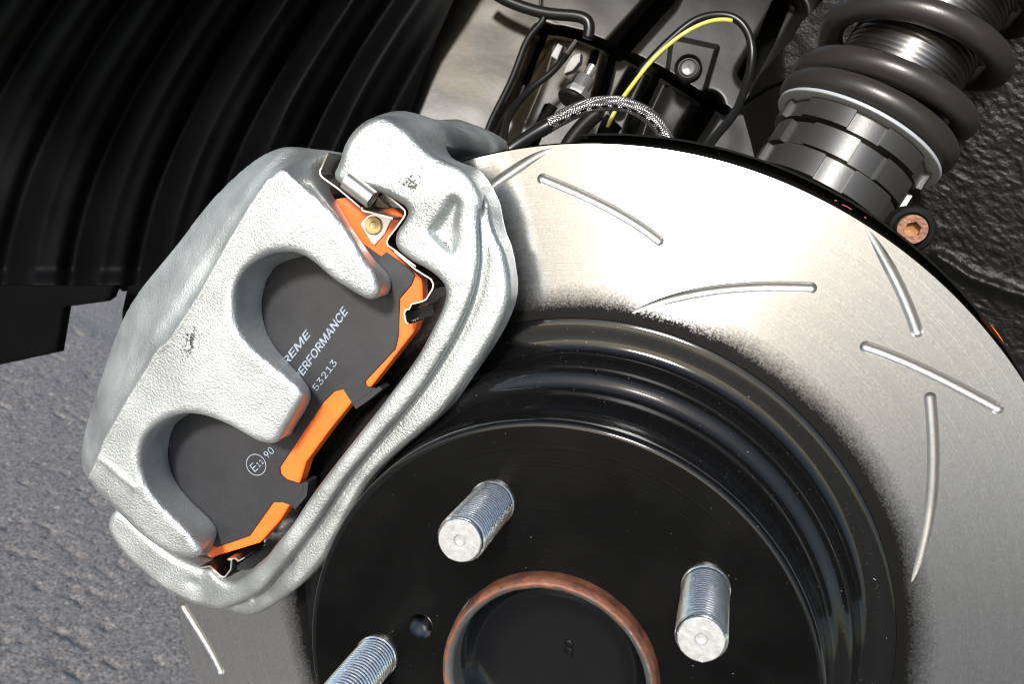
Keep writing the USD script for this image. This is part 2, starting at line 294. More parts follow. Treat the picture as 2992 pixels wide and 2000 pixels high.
M_boltcore = simple('rusted_socket', (0.22, 0.08, 0.014), 0.6, 0.1, bump=0.0002, bscale=700, vary=0.4, vscale=300)
M_under = simple('black_undercoat', (0.0038, 0.0038, 0.0038), 0.34, bump=0.00032, bscale=700, specular_ior_level=0.13)
M_liner = simple('black_liner_plastic', (0.0012, 0.0012, 0.0014), 0.55, bump=0.0001, bscale=400, vary=0.5, vscale=20, specular_ior_level=0.05)
M_rubber = simple('black_rubber', (0.006, 0.006, 0.006), 0.32, specular_ior_level=0.3)
M_matt = simple('matt_black', (0.003, 0.003, 0.003), 0.7, specular_ior_level=0.05)
M_yellow = simple('yellow_insulation', (0.40, 0.385, 0.075), 0.4, vary=0.15, vscale=200)
M_braid = simple('steel_braid', (0.30, 0.295, 0.29), 0.3, 0.95)
M_bracksteel = simple('grey_fitting', (0.16, 0.16, 0.16), 0.45, 0.4, bump=0.0001, bscale=500, vary=0.2, vscale=200)
M_plug = simple('grey_plug', (0.10, 0.10, 0.105), 0.35, 0.3)
M_red = simple('red_mark', (0.22, 0.01, 0.02), 0.5)

# ---------------------------------------------------------------- the ground
def asphalt():
    zc = -0.43
    n = 520; xs = np.linspace(-1.25, 0.15, n); ys = np.linspace(-0.55, 0.95, n)
    X, Y = np.meshgrid(xs, ys, indexing='ij'); P = np.stack([X, Y, 0 * X], -1)
    Z = 0.0006 * (meshkit.fbm(P * 30, 2, 3) - .5) + 0.0007 * (meshkit.fbm(P * 170, 2, 9) - .5)
    pit = meshkit.noise(P * 95, 21); Z -= 0.0022 * np.clip((pit - 0.7) / 0.2, 0, 1)
    fade = np.clip(np.minimum.reduce([X + 1.25, 0.15 - X, Y + 0.55, 0.95 - Y]) / 0.05, 0, 1); Z *= fade
    V = np.stack([X, Y, Z + zc + 0.004 * fade], -1).reshape(-1, 3); i, j = np.meshgrid(np.arange(n - 1), np.arange(n - 1), indexing='ij'); a = i * n + j
    F = np.vstack([np.stack([a, a + n, a + n + 1], -1).reshape(-1, 3), np.stack([a, a + n + 1, a + 1], -1).reshape(-1, 3)])
    R = 200.0; x0, x1, y0, y1 = -1.25, 0.15, -0.55, 0.95
    ov = np.array([[-R, -R], [R, -R], [R, R], [-R, R], [x0, y0], [x1, y0], [x1, y1], [x0, y1]]); b = len(V)
    V = np.vstack([V, np.c_[ov, np.full(8, zc)]]); F = np.vstack([F] + [b + np.array([[k, (k + 1) % 4, 4 + (k + 1) % 4], [k, 4 + (k + 1) % 4, 4 + k]]) for k in range(4)])
    m = mat('asphalt', {'g': ('geometry', {}), 'p': ('principled_bsdf', {'roughness': 0.7}), 'v': ('voronoi_texture', {'scale': 360.0, 'feature': 'f1'}), 'v2': ('voronoi_texture', {'scale': 130.0, 'feature': 'f1'}), 'n': ('noise_texture', {'scale': 330.0, 'detail': 5.0, 'roughness': 0.7}), 'n2': ('noise_texture', {'scale': 14.0, 'detail': 3.0}),
        'r': ('rgb_ramp', {'ramp': [(0.34, (0.03, 0.028, 0.026)), (0.44, (0.135, 0.122, 0.112)), (0.6, (0.21, 0.19, 0.174)), (0.74, (0.42, 0.38, 0.345))]}),
        'vr': ('rgb_ramp', {'ramp': [(0.0, (0.45, 0.45, 0.45)), (0.5, (0.85, 0.84, 0.83)), (0.85, (1.1, 1.08, 1.06)), (1.0, (2.2, 2.15, 2.1))]}), 'mx': ('mix_color', {'blend_type': 'multiply', 'fac': 0.75}), 'b': ('bump', {'strength': 1.0, 'distance': 0.0007})},
        [('g.position', 'v.vector'), ('g.position', 'n.vector'), ('n.fac', 'r.fac'), ('v.color', 'vr.fac'), ('r.color', 'mx.a'), ('vr.color', 'mx.b'), ('mx.result', 'p.base_color'), ('n.fac', 'b.height'), ('b.normal', 'p.normal')])
    g = usdkit.mesh(stage, '/World/ground', (V, F), m, smooth=True)
    tag(g.GetPrim(), 'grey coarse asphalt under the car', 'asphalt', kind='structure')
asphalt()

# ---------------------------------------------------------------- rotor
RZ = -45.4
def slot_cutter(pts, taper_start=False, taper_end=False, r=2.1, depth=1.15):
    P = smooth_line(np.array([p[:2] for p in pts]), 22); n = len(P); s = np.linspace(0, 1, n); d = np.full(n, depth)
    if taper_start: d = np.minimum(d, depth * np.clip(s / 0.42, 0, 1) ** 1.2 - 0.05)
    if taper_end: d = np.minimum(d, depth * np.clip((1 - s) / 0.42, 0, 1) ** 1.2 - 0.05)
    sp = [m3.Manifold.sphere(r, 40).translate([p[0], p[1], RZ + r - q]) for p, q in zip(P, d)]
    return m3.Manifold.batch_boolean([m3.Manifold.batch_hull([a, b]) for a, b in zip(sp[:-1], sp[1:])], m3.OpType.Add)
rotor = thing('brake_rotor', 'slotted brake disc with silver brushed friction face and black centre hat', 'brake disc')
slots = [(vw, [(1272, 339), (1240, 352), (1190, 382), (1135, 420), (1080, 470)], 1, 0), (vw, [(1243, 410), (1320, 442), (1420, 492), (1508, 551)], 0, 0),
         (vw, [(1437, 723), (1500, 697), (1600, 672), (1720, 659), (1858, 660)], 1, 0), (vw, [(1982, 518), (2025, 590), (2065, 668), (2101, 760)], 1, 0),
         (vw, [(1984, 795), (2080, 832), (2180, 880), (2285, 936)], 0, 0), (vw, [(2084, 1347), (2112, 1260), (2134, 1140), (2138, 1020), (2131, 912)], 1, 0),
         (vw, [(420, 1392), (450, 1440), (480, 1490), (505, 1539)], 0, 0)]
cut = [slot_cutter(tr(f, p, RZ), ts, te) for f, p, ts, te in slots]
prof = np.array([[106.3, RZ - 9], [165.0, RZ - 9], [165.0, RZ - 0.5], [164.5, RZ], [106.3, RZ]])
disc = m3.Manifold.revolve(m3.CrossSection([prof]), 360)
dm = mf(disc - m3.Manifold.batch_boolean(cut, m3.OpType.Add))
fn = dm.face_normals; cen = dm.triangles_center; rr = np.hypot(cen[:, 0], cen[:, 1])
flat = (fn[:, 2] > 0.99995) & (cen[:, 2] > RZ - 0.02); rim = (rr > 164.2) & ~flat | (cen[:, 2] < RZ - 3); slotf = ~flat & ~rim
def sub(mask): return dm.submesh([np.nonzero(mask)[0]], append=True, repair=False)
obj('friction_face', sub(flat), M_rotor, rotor, smooth=False)
ring_outer = sub(rim); obj('ring_edge', ring_outer, M_edge, rotor)
lab = trimesh.graph.connected_component_labels(sub(slotf).face_adjacency, node_count=int(slotf.sum())); sm = sub(slotf)
for k in range(lab.max() + 1):
    q = np.nonzero(lab == k)[0]
    if len(q) > 30: obj('slot', sm.submesh([q], append=True, repair=False), M_slot, rotor)
back = mf(m3.Manifold.revolve(m3.CrossSection([np.array([[106.3, RZ - 30], [165, RZ - 30], [165, RZ - 21], [106.3, RZ - 21]])]), 240)); obj('rear_ring', back, M_edge, rotor)
vanes = []
for k in range(45):
    b = trimesh.creation.box([56, 5, 11.96]); b.apply_translation([136, 0, RZ - 15]); b.apply_transform(trimesh.transformations.rotation_matrix(2 * math.pi * k / 45, [0, 0, 1])); vanes.append(b)
obj('cooling_vanes', cat(*vanes), M_edge, rotor, smooth=False, kind='stuff')
hat_ctl = np.array([(78.9, 0), (79.6, -0.12), (80.4, -0.6), (80.95, -1.6), (81.2, -4), (81.7, -10), (82.3, -18), (82.9, -22.5), (84.0, -26.2), (85.8, -28.4), (88.0, -29.4), (90.0, -30.4), (91.6, -32.2), (92.6, -35.0), (93.4, -39.0), (94.6, -42.0), (96.8, -43.8), (100, -44.4), (106.1, -44.9)])
hat_prof = [(31, -8), (33.9, -8), (33.9, -0.4), (34.3, 0)] + [tuple(q) for q in smooth_line(hat_ctl, 110)] + [(106.2, -45.6), (106.2, -52)]
hat = lathe(hat_prof[::-1], 240)
HOLE = at(*zh(645, 1237), 0)
hs = man(cat(lathe(hat_prof[::-1] + [(31, -52), (106.2, -52)], 240))) if False else None
# plain disc for the face with the threaded hole cut in it
face = extrude(Polygon([(78.9 * math.cos(a), 78.9 * math.sin(a)) for a in np.linspace(0, 2 * math.pi, 240, endpoint=False)]).difference(Point(0, 0).buffer(34.3, quad_segs=60)).difference(Point(*HOLE[:2]).buffer(4.15, quad_segs=16)), -6, 0.0)
hp2 = [p for p in hat_prof if p[0] >= 78.9]
obj('hat_face', face, M_face, rotor, smooth=False)
obj('hat', cat(lathe([(78.9, 0.0)] + hp2[1:][::1], 240), lathe([(33.9, -8), (33.9, -0.4), (34.3, 0)], 120)), M_black, rotor, smooth=30)
th = [(4.15, 0.0), (3.75, -0.5)]
for k in range(16): th += [(3.35, -0.9 - k * 1.1), (4.0, -1.45 - k * 1.1)]
obj('threaded_hole', lathe((th + [(3.35, -19), (3.35, -40)])[::-1], 40, (np.array([HOLE[0], HOLE[1], 0.0]), np.array([1., 0, 0]), np.array([0, 1., 0]), np.array([0, 0, 1.]))), M_thread, rotor, smooth=False)

# ---------------------------------------------------------------- hub and wheel studs
hub = thing('wheel_hub', 'rusty-lipped wheel hub in the middle of the black rotor hat, with studs around it', 'wheel hub')
lip = lathe([(29.9, -14), (29.9, 3.0), (30.5, 4.6), (31.6, 5.5), (32.1, 5.6), (32.7, 5.3), (33.3, 4.2), (33.5, 3.2), (33.5, -7)][::-1], 160)
obj('hub_lip', roughen(lip, 0.35, 2.2, 4), M_rust, hub)
cp = [(29.9, -3.5), (28.2, -5), (26.5, -7.5), (24, -9.3), (20, -10.4), (15, -10.8), (10, -10.9), (5, -10.9), (0.01, -10.9)]
cap = obj('hub_cap', lathe(cp, 120), M_cap, hub)
mk = at(*zh(1492, 1366), -10.7)
eight = cat(*[tube(np.array([[mk[0] + 1.15 * math.cos(a) * 0.9, mk[1] + s * 1.25 + 1.2 * math.sin(a), -10.85] for a in np.linspace(0, 2 * math.pi, 25)]), 0.5, 10, False) for s in (-1, 1)])
obj('cast_mark', eight, M_cap, hub)
PH, SR = 1.8943, 57.15
def stud_mesh():
    prof, seg = [], 40; L = 33.0
    body = [(7.1, -1), (7.1, 1.2), (6.7, 1.6)]
    a = np.linspace(0, 2 * np.pi, seg, endpoint=False); hh = np.arange(1.6, L - 0.9, 0.25); V = []
    for h in hh:
        ph = ((h / 1.5 - a / (2 * np.pi)) % 1.0); t = 1 - np.abs(2 * ph - 1); env = min(1, (L - 0.9 - h) / 1.0, (h - 1.6) / .8 + .2)
        r = 6.2 + 0.65 * np.clip(t * 1.25, 0, 1) * env + (0.3 * (1 - env) if h < 5 else 0); V.append(np.stack([r * np.cos(a), r * np.sin(a), np.full(seg, h)], -1))
    V = np.vstack(V); n = len(hh); i, j = np.meshgrid(np.arange(n - 1), np.arange(seg), indexing='ij'); k = (j + 1) % seg; A, B, C, E = i * seg + j, i * seg + k, (i + 1) * seg + k, (i + 1) * seg + j
    thread = tm(V, np.vstack([np.stack([A, B, C], -1).reshape(-1, 3), np.stack([A, C, E], -1).reshape(-1, 3)]))
    base = lathe(body, seg); tip = lathe([(6.2, L - 1.0), (6.2, L - 0.5), (6.05, L - 0.15), (5.8, L)], seg)
    end = lathe([(5.8, L), (3.2, L + 0.05), (1.75, L), (1.6, L - 0.15), (1.35, L - 0.6), (0.01, L - 0.75)], seg)
    return cat(base, thread, tip), end
sb, se = stud_mesh()
for k, lb in ((1, 'stud at the bottom left, cut by the photo edge'), (0, 'stud left of centre above the small threaded hole'), (-1, 'stud on the right of the hub lip'), (-2, None), (2, None)):
    a = PH + k * 2 * math.pi / 5; t = trimesh.transformations.translation_matrix([SR * math.cos(a), SR * math.sin(a), 0]) @ trimesh.transformations.rotation_matrix(k * 1.3, [0, 0, 1])
    b1, e1 = sb.copy(), se.copy(); b1.apply_transform(t); e1.apply_transform(t)
    s = obj('wheel_stud', b1, M_stud, hub, smooth=40, label=lb); obj('stud_end', e1, M_stud_end, s)

def even_line(P, sigma, step=1.0):
    from scipy.ndimage import gaussian_filter1d
    P = np.asarray(P)[:, :2]; L = np.r_[0, np.cumsum(np.linalg.norm(np.diff(P, axis=0), axis=1))]; q = np.arange(0, L[-1], step)
    R = np.stack([np.interp(q, L, P[:, k]) for k in range(2)], -1); G = gaussian_filter1d(R, sigma / step, axis=0, mode='nearest'); w = np.clip(np.minimum(q, L[-1] - q) / (2 * sigma), 0, 1)[:, None]
    return np.c_[R * (1 - w) + G * w, np.zeros(len(q))]
# ---------------------------------------------------------------- caliper body (fingers and bridge)
ridge0, ridge1 = at(*z6(1040, 870), -5), at(*z2(220, 1480), -5)
rdir = (ridge1 - ridge0)[:2]; rdir /= np.linalg.norm(rdir); rnorm = np.array([-rdir[1], rdir[0]])
if rnorm @ (np.array([-60, 110]) - ridge0[:2]) < 0: rnorm = -rnorm
def zfin(x, y): return -4.0 - 0.17 * np.maximum(0, (x - ridge0[0]) * rnorm[0] + (y - ridge0[1]) * rnorm[1] - 12)
PB = -28.0
Fpts = tr(z6, [(1165, 690), (1140, 720), (1040, 870), (960, 1000), (830, 1230), (700, 1430)], zfin) + tr(z2, [(560, 900), (450, 1090), (330, 1290), (220, 1480)], zfin) + \
    tr(z3b, [(175, 265), (115, 385), (125, 425), (200, 510), (300, 610), (380, 690), (450, 745), (560, 820), (640, 850), (710, 860), (755, 840), (765, 810), (740, 770), (680, 695), (600, 615), (520, 535), (455, 450), (418, 370), (400, 290), (405, 220), (430, 150), (480, 92), (560, 42), (650, 22), (750, 30), (850, 62), (950, 110), (1060, 178), (1130, 200), (1190, 195)], zfin) + \
    tr(z2, [(1310, 1460), (1340, 1410), (1430, 1260), (1470, 1200), (1470, 1170), (1435, 1130), (1350, 1055), (1250, 975), (1150, 895), (1080, 815), (1042, 740), (1025, 650), (1022, 560), (1040, 480), (1085, 408), (1150, 350), (1250, 302), (1350, 287), (1430, 305), (1500, 342), (1560, 392), (1620, 450), (1700, 505), (1800, 565), (1870, 600), (1910, 590), (1940, 555), (1935, 520)], zfin) + \
    tr(z6, [(1560, 1130), (1520, 1090), (1480, 1000), (1400, 895), (1300, 800), (1200, 725)], zfin)
sil = tr(z6, [(1300, 605), (1230, 597), (1150, 600), (1080, 645), (1000, 720), (900, 810), (860, 860), (790, 960), (690, 1090), (640, 1140), (590, 1200), (540, 1270)], -20) + tr(z2, [(330, 740), (290, 830), (255, 950), (225, 1050), (190, 1150), (150, 1270), (115, 1380)], -20) + tr(z2, [(95, 1470)], -20) + tr(z3b, [(75, 200), (68, 290)], -20) + tr(z3b, [(88, 395)], -19)
Bpts = list(even_line(sil, 7.0)) + tr(z3b, [(130, 445), (210, 530), (310, 630), (390, 710), (460, 765), (560, 840), (640, 868), (720, 878)], -20) + tr(z3b, [(790, 850), (830, 800), (864, 700), (850, 655), (800, 600), (720, 530), (640, 440), (600, 360), (578, 280), (577, 200), (600, 110), (640, 45)], PB) + \
    tr(z3b, [(650, 22), (750, 30), (850, 62), (950, 110), (1060, 178), (1130, 200), (1200, 205)], zfin) + tr(z2, [(1350, 1480), (1400, 1410), (1490, 1270), (1525, 1190), (1510, 1140), (1450, 1060), (1370, 975), (1280, 870), (1230, 760), (1210, 640), (1222, 530), (1262, 430), (1330, 350)], PB) + \
    tr(z2, [(1430, 305), (1500, 342), (1560, 392), (1620, 450), (1700, 505), (1800, 565), (1880, 615)], zfin) + tr(z2, [(1960, 630), (2010, 560), (2022, 490)], PB) + tr(z6, [(1630, 1150), (1560, 1080), (1490, 980), (1400, 830), (1345, 730), (1420, 640)], PB)
from scipy.ndimage import gaussian_filter as gf
Fp, Bp = chaikin(xy(Fpts), 2), chaikin(xy(Bpts), 2)
h = 0.9; lo, hi = (-218, -12, -92), (-32, 186, 2); X2, Y2, Z1 = grid3(lo, hi, h)
dF, dB = gf(polysdf(Fp, X2, Y2), 1.0), gf(polysdf(Bp, X2, Y2), 1.2); zf = zfin(X2, Y2)[..., None]
outer = sstep((4 - ((X2 - ridge0[0]) * rnorm[0] + (Y2 - ridge0[1]) * rnorm[1])) / 8)
dF = dF * (1 - outer) + gf(dF, 2.5) * outer; dB = dB * (1 - outer) + gf(dB, 5.0) * outer
sfin = (X2 - ridge0[0]) * rnorm[0] + (Y2 - ridge0[1]) * rnorm[1]
PBm = (-19.0 + (PB + 19.0) * sstep((sfin + 8) / 10))[..., None]
t = np.clip((zf - Z1) / (zf - PBm), 0, 1.0); d = dF[..., None] * (1 - t) + dB[..., None] * t
sfin = (X2 - ridge0[0]) * rnorm[0] + (Y2 - ridge0[1]) * rnorm[1]
fld = rmax(d * 0.92, Z1 - zf, (0.5 + 1.7 * np.clip((sfin - 2) / 9, 0, 1))[..., None])
R2 = np.hypot(X2, Y2)[..., None]
keep = np.minimum(-(Z1 - PB), 170.0 - R2)                    # over the rotor only the bridge is left
fld = smax(fld, keep, 1.5)
# cast parting line standing proud along the ridge, and the crease of the lower facet
for part in (tr(z6, [(1120, 750), (1040, 868), (960, 1002), (830, 1232), (700, 1432)], zfin) + tr(z2, [(560, 902), (450, 1092), (330, 1292), (225, 1475)], zfin) + tr(z3b, [(180, 262), (118, 388)], zfin), tr(z3b, [(172, 268), (260, 340), (380, 442)], zfin)):
    fld = smin(fld, np.hypot(linedist(xy(part), X2, Y2)[..., None], Z1 - (zf - 0.35)) - 0.95, 0.7)
pass
cal = surface_nets(fld, np.array(lo, float), h)
caliper = thing('brake_caliper', 'pale zinc-plated cast brake caliper with three fingers around two round cutouts', 'brake caliper')
obj('caliper_body', roughen(cal, 0.07, 2.5, 2), M_cal, caliper, smooth=True)

# ---------------------------------------------------------------- caliper bracket
BI, BO, BB = -12.0, -17.5, -31.0
def zI(x, y): return BI - 9.0 * np.clip((-95 - x) / 40, 0, 1) * np.clip((70 - y) / 40, 0, 1)
def zO(x, y): return zI(x, y) - 6.0
inner = tr(zA, [(1080, 970), (1050, 1050), (965, 1160), (935, 1220), (932, 1285), (960, 1350), (1040, 1420), (1140, 1485), (1220, 1520)], zI) + tr(vw, [(1005, 640), (1020, 665), (1012, 705), (985, 760), (950, 825), (875, 925), (800, 1020), (745, 1090), (700, 1150), (660, 1215)], zI) + tr(z5, [(1540, 10), (1500, 80), (1400, 190), (1250, 310), (1150, 400), (1070, 425), (1000, 410), (950, 370), (900, 300), (835, 230)], zI) + tr(z3b, [(760, 915), (700, 890), (600, 850), (470, 750), (370, 650), (275, 572)], zI)
groove = tr(vw, [(560, 1386), (590, 1370), (617, 1335), (665, 1281), (717, 1213), (757, 1153), (797, 1093), (857, 1021), (917, 953), (975, 880), (1025, 800), (1060, 735), (1085, 670), (1098, 600), (1096, 530), (1090, 470)], zI)
RI = inner + tr(z3b, [(235, 590), (213, 640), (212, 680), (245, 750), (330, 860)], zI) + tr(z5, [(80, 330), (180, 420), (300, 510), (450, 590), (560, 650), (700, 690), (850, 722), (960, 735)], zI) + groove[1:] + tr(zA, [(1740, 1000), (1725, 890), (1680, 775), (1600, 660), (1500, 585), (1380, 540), (1240, 470), (1080, 310), (940, 195), (840, 135), (740, 145), (640, 200), (560, 280), (490, 400), (470, 480), (440, 600), (385, 640), (400, 700), (480, 760), (800, 790), (950, 880)], BI)
RO = inner + tr(z3b, [(235, 590), (213, 640), (212, 680), (245, 750), (330, 860)], zO) + tr(z5, [(80, 330), (180, 420), (300, 510), (450, 590), (560, 650), (700, 695), (850, 728), (960, 742), (1050, 755), (1150, 790), (1280, 815), (1400, 780), (1600, 650), (1850, 470), (2100, 200), (2220, 50)], zO) + tr(zh, [(100, 830), (200, 660), (250, 560), (320, 440), (400, 340), (500, 250), (700, 80), (780, 0)], zO) + tr(z8, [(20, 1080), (100, 960), (170, 860), (235, 740), (265, 640)], zO) + tr(z8, [(262, 520)], -21) + tr(z8, [(248, 410)], -24) + \
    tr(zA, [(1985, 1280)], -27) + tr(zA, [(1965, 1100), (1940, 950), (1900, 850), (1830, 730), (1780, 660), (1720, 595), (1640, 580), (1560, 555), (1490, 520), (1450, 450), (1420, 370), (1440, 290), (1380, 180), (1200, 112), (1050, 72), (960, 72), (860, 95), (740, 140), (640, 200), (560, 280), (490, 400), (470, 480), (440, 600), (385, 640), (400, 700), (480, 760), (800, 790), (950, 880)], BB)
RIp, ROp = chaikin(xy(RI), 2), chaikin(xy(RO), 2)
h = 0.95; lo, hi = (-186, -28, -118), (6, 192, -4); X2, Y2, Z1 = grid3(lo, hi, h)
dI, dO = gf(polysdf(RIp, X2, Y2), 0.8), gf(polysdf(ROp, X2, Y2), 1.0)
gr = linedist(xy(groove), X2, Y2)
zi = zI(X2, Y2)[..., None]; zo = zO(X2, Y2)[..., None]
A = rmax(dI[..., None], Z1 - zi, 2.6)
# the lug flares from its front face back to its outer outline; the arm has a second, lower rail
lug = sstep((Y2 - 124) / 24)[..., None]
tt = np.clip((zi - Z1) / (zi - BB), 0, 1)
flare = rmax(dI[..., None] * (1 - tt) + dO[..., None] * tt, Z1 - zi, 2.4)
B = flare * lug + rmax(dO[..., None], Z1 - zo, 2.6) * (1 - lug)
F3 = smin(A, B, 2.2)
F3 = smax(F3, -(np.hypot(gr[..., None], Z1 - (zi - 4.6)) - 1.8), 1.6)          # the groove between the two rails
tri = chaikin(xy(tr(zA, [(1470, 850), (1545, 900), (1530, 1050), (1505, 1370), (1440, 1395), (1370, 1330), (1230, 1190), (1310, 1090), (1400, 960)], BI)), 1)
F3 = smax(F3, -rmax(polysdf(tri, X2, Y2)[..., None] + 0.5 * (BI - Z1), BI - 3.2 - Z1, 1.0), 1.6)
vp = xy(tr(z5, [(720, 215), (765, 262), (838, 250), (945, 352), (1005, 372), (1078, 335), (1130, 240), (1160, 100), (900, 40)], -21)); F3 = smax(F3, -polysdf(vp, X2, Y2)[..., None] + 0 * Z1, 0.8)
dp = at(*z5(640, 420), -21); F3 = smax(F3, -(np.sqrt((X2 - dp[0])[..., None] ** 2 + (Y2 - dp[1])[..., None] ** 2 * 2.2 + (Z1 + 15.0) ** 2) - 6.4), 1.2)
leg = 168.5 - R2 if False else (169.0 - np.hypot(X2, Y2))[..., None]
F3 = smax(F3, np.minimum(BB - Z1, leg), 1.5)
# rear leg of the bracket behind the rotor's rim
rear = chaikin(xy(tr(zA, [(1150, 120), (1380, 172), (1480, 165), (1590, 165), (1700, 220), (1800, 280), (1890, 345), (1960, 420), (1900, 700), (1500, 700), (1200, 500)], -92)), 1)
Rr = rmax(polysdf(rear, X2, Y2)[..., None], np.maximum(Z1 + 84, -112 - Z1), 3.0)
cav = xy(tr(zA, [(1400, 340), (1460, 300), (1560, 330), (1680, 345), (1750, 385), (1700, 470), (1560, 600), (1400, 600)], -92)); Rr = smax(Rr, -polysdf(cav, X2, Y2)[..., None] + 0 * Z1, 3.0)
F3 = smin(F3, Rr, 4.0); F3 = np.maximum(F3, -114 - Z1)
brk = surface_nets(F3, np.array(lo, float), h)
bracket = thing('caliper_bracket', 'grey zinc-plated cast bracket curving round the right of the brake pad', 'caliper bracket')
obj('bracket_body', roughen(brk, 0.1, 2.5, 7), M_brk, bracket, smooth=True)

# ---------------------------------------------------------------- outer brake pad
pad = thing('brake_pad', 'brake pad with orange backing plate, black printed shim and a riveted wear clip', 'brake pad')
PZ = -28.2                                                  # front of the backing plate
# backing plate outline
plate = tr(vw, [(775, 455), (795, 452), (822, 470), (845, 490), (900, 475), (925, 495), (898, 548), (890, 570), (905, 585), (965, 640), (968, 700), (948, 760), (905, 815), (850, 886), (803, 925), (755, 985), (700, 1060), (686, 1105), (665, 1155), (640, 1195), (595, 1245), (480, 1280), (430, 1230), (330, 1100), (300, 1000), (420, 800), (560, 580), (680, 480)], PZ)
pp = Polygon(xy(plate)).buffer(0)
obj('backing_plate', extrude(pp.buffer(-1.2).buffer(1.2), PZ - 6.0, PZ, 0.7), M_orange, pad)
obj('friction_block', extrude(pp.buffer(-5), RZ + 0.3, PZ - 6.0), M_friction, pad, smooth=30)
SZ = PZ + 0.9
shim_pts = tr(vw, [(872, 588), (884, 578), (940, 618), (950, 632), (942, 652), (915, 684), (912, 770), (905, 800), (836, 874), (838, 884), (850, 890), (868, 886), (840, 905), (808, 928), (785, 892), (765, 897), (740, 922), (640, 1072), (642, 1088), (655, 1100), (686, 1110), (697, 1104), (694, 1130), (668, 1160), (645, 1152), (625, 1152), (570, 1230), (495, 1256), (430, 1215), (340, 1100), (315, 1000), (430, 800), (570, 590), (690, 500), (790, 530)], SZ)
sh = Polygon(xy(shim_pts)).buffer(0).buffer(-0.35).buffer(0.7).buffer(-0.35)
shim = obj('shim', extrude(sh, PZ, SZ, 0.25), M_shim, pad)
# tabs of the shim folded over the plate's edge
for q in ([(868, 886), (840, 905), (808, 928), (815, 938), (848, 915), (876, 892)], [(697, 1104), (694, 1130), (668, 1160), (676, 1168), (702, 1138), (706, 1106)]):
    obj('shim_tab', extrude(Polygon(xy(tr(vw, q, SZ))).buffer(0), PZ - 6.2, SZ - 0.1), M_shim, pad, smooth=False)
# printed lettering: baseline from its two end points
def lettering(txt, p0, p1, h, slant=0.0, bold=True):
    """txt set between the photograph points p0 (start of the baseline) and p1 (its end), lying on the shim"""
    A, Bq = at(*p0, SZ), at(*p1, SZ); t = meshkit.text_mesh(txt, h, 0.06, bold); v = np.array(t.vertices); v[:, 0] -= v[:, 0].min(); L = v[:, 0].max()
    v[:, 0] += slant * v[:, 1]; e = (Bq - A)[:2]; v[:, 0] *= np.linalg.norm(e) / L; e /= np.linalg.norm(e); nrm = np.array([-e[1], e[0]])
    return tm(np.c_[A[:2] + v[:, :1] * e + v[:, 1:2] * nrm, SZ + 0.02 + v[:, 2]], t.faces)
obj('lettering', lettering('EXTREME', z2(1250, 1145), z2(1508, 812), 2.55, 0.18), M_print, shim, smooth=False)
obj('lettering', lettering('PERFORMANCE', z2(1436, 1102), z2(1742, 668), 2.75, 0.18), M_print, shim, smooth=False)
obj('lettering', lettering('53213', z2(1548, 1160), z2(1676, 985), 2.3, 0.0, False), M_print, shim, smooth=False)
e0 = at(*z3b(1075, 312), SZ); ed = (at(*z3b(1180, 235), SZ) - at(*z3b(1045, 365), SZ))[:2]; ed /= np.linalg.norm(ed); en = np.array([-ed[1], ed[0]])
ringm = extrude(Point(e0[0], e0[1]).buffer(4.05).difference(Point(e0[0], e0[1]).buffer(3.75)), SZ + 0.01, SZ + 0.07)
def put(txt, o, h, bold=False):
    t = meshkit.text_mesh(txt, h, 0.06, bold); v = np.array(t.vertices); return tm(np.c_[o[:2] + v[:, :1] * ed + v[:, 1:2] * en, SZ + 0.02 + v[:, 2]], t.faces)
E0 = e0[:2]
obj('approval_mark', cat(ringm, put('E', E0 - 2.7 * ed - 1.7 * en, 3.2), put('11', E0 - 0.05 * ed - 1.5 * en, 1.9)), M_print, shim, smooth=False)
obj('lettering', put('90', E0 + 4.9 * ed - 1.3 * en, 2.6), M_print, shim, smooth=False)
# wear clip: steel leaf with a rolled end, and the rivet that holds it
leaf = Polygon(xy(tr(zA, [(640, 1110), (700, 1040), (780, 1010), (935, 1050), (900, 1110), (860, 1200), (770, 1305), (740, 1290)], PZ + 0.6))).buffer(-0.2).buffer(0.2)
wc = obj('wear_clip', extrude(leaf, PZ, PZ + 0.8, 0.2), M_steel2, pad)
rv = at(*zA(760, 1125), PZ + 0.8)
obj('rivet', lathe([(3.05, 0), (3.1, 0.6), (2.8, 0.9), (2.3, 0.95), (1.3, 0.95), (1.0, 0.75), (0.01, 0.7)], 36, (rv, np.array([1., 0, 0]), np.array([0, 1., 0]), np.array([0, 0, 1.]))), M_brass, pad, smooth=22)
# rolled tube of the clip
c0, c1 = at(*zA(510, 715), -9), at(*zA(745, 890), -9.5); ax = c1 - c0; L = np.linalg.norm(ax); ax /= L; e1 = np.cross(ax, [0, 0, 1]); e1 /= np.linalg.norm(e1); e2 = np.cross(ax, e1)
a = np.linspace(0.3, 2 * np.pi + 0.1, 40); ro = 3.0
V = np.vstack([c0 + np.outer(np.cos(a) * r, e1) + np.outer(np.sin(a) * r, e2) + s * ax for r in (ro, ro - 0.55) for s in (0, L)]); n = len(a); Fc = []
for k in range(n - 1):
    for (p, q, fl) in ((0, n, 0), (2 * n, 3 * n, 1), (0, 2 * n, 1), (n, 3 * n, 0)):
        f4 = [p + k, p + k + 1, q + k + 1, q + k]; f4 = f4[::-1] if fl else f4; Fc += [[f4[0], f4[1], f4[2]], [f4[0], f4[2], f4[3]]]
obj('rolled_end', tm(V, Fc), M_steel2, wc, smooth=40)
lf = [c1 + e for e in ()]
strip = tr(zA, [(650, 960), (665, 990), (800, 1025), (940, 1062)], -18)
obj('clip_leaf', ribbon(xy(strip), -27.2, -17.5, 0.6), M_steel2, wc, smooth=30)

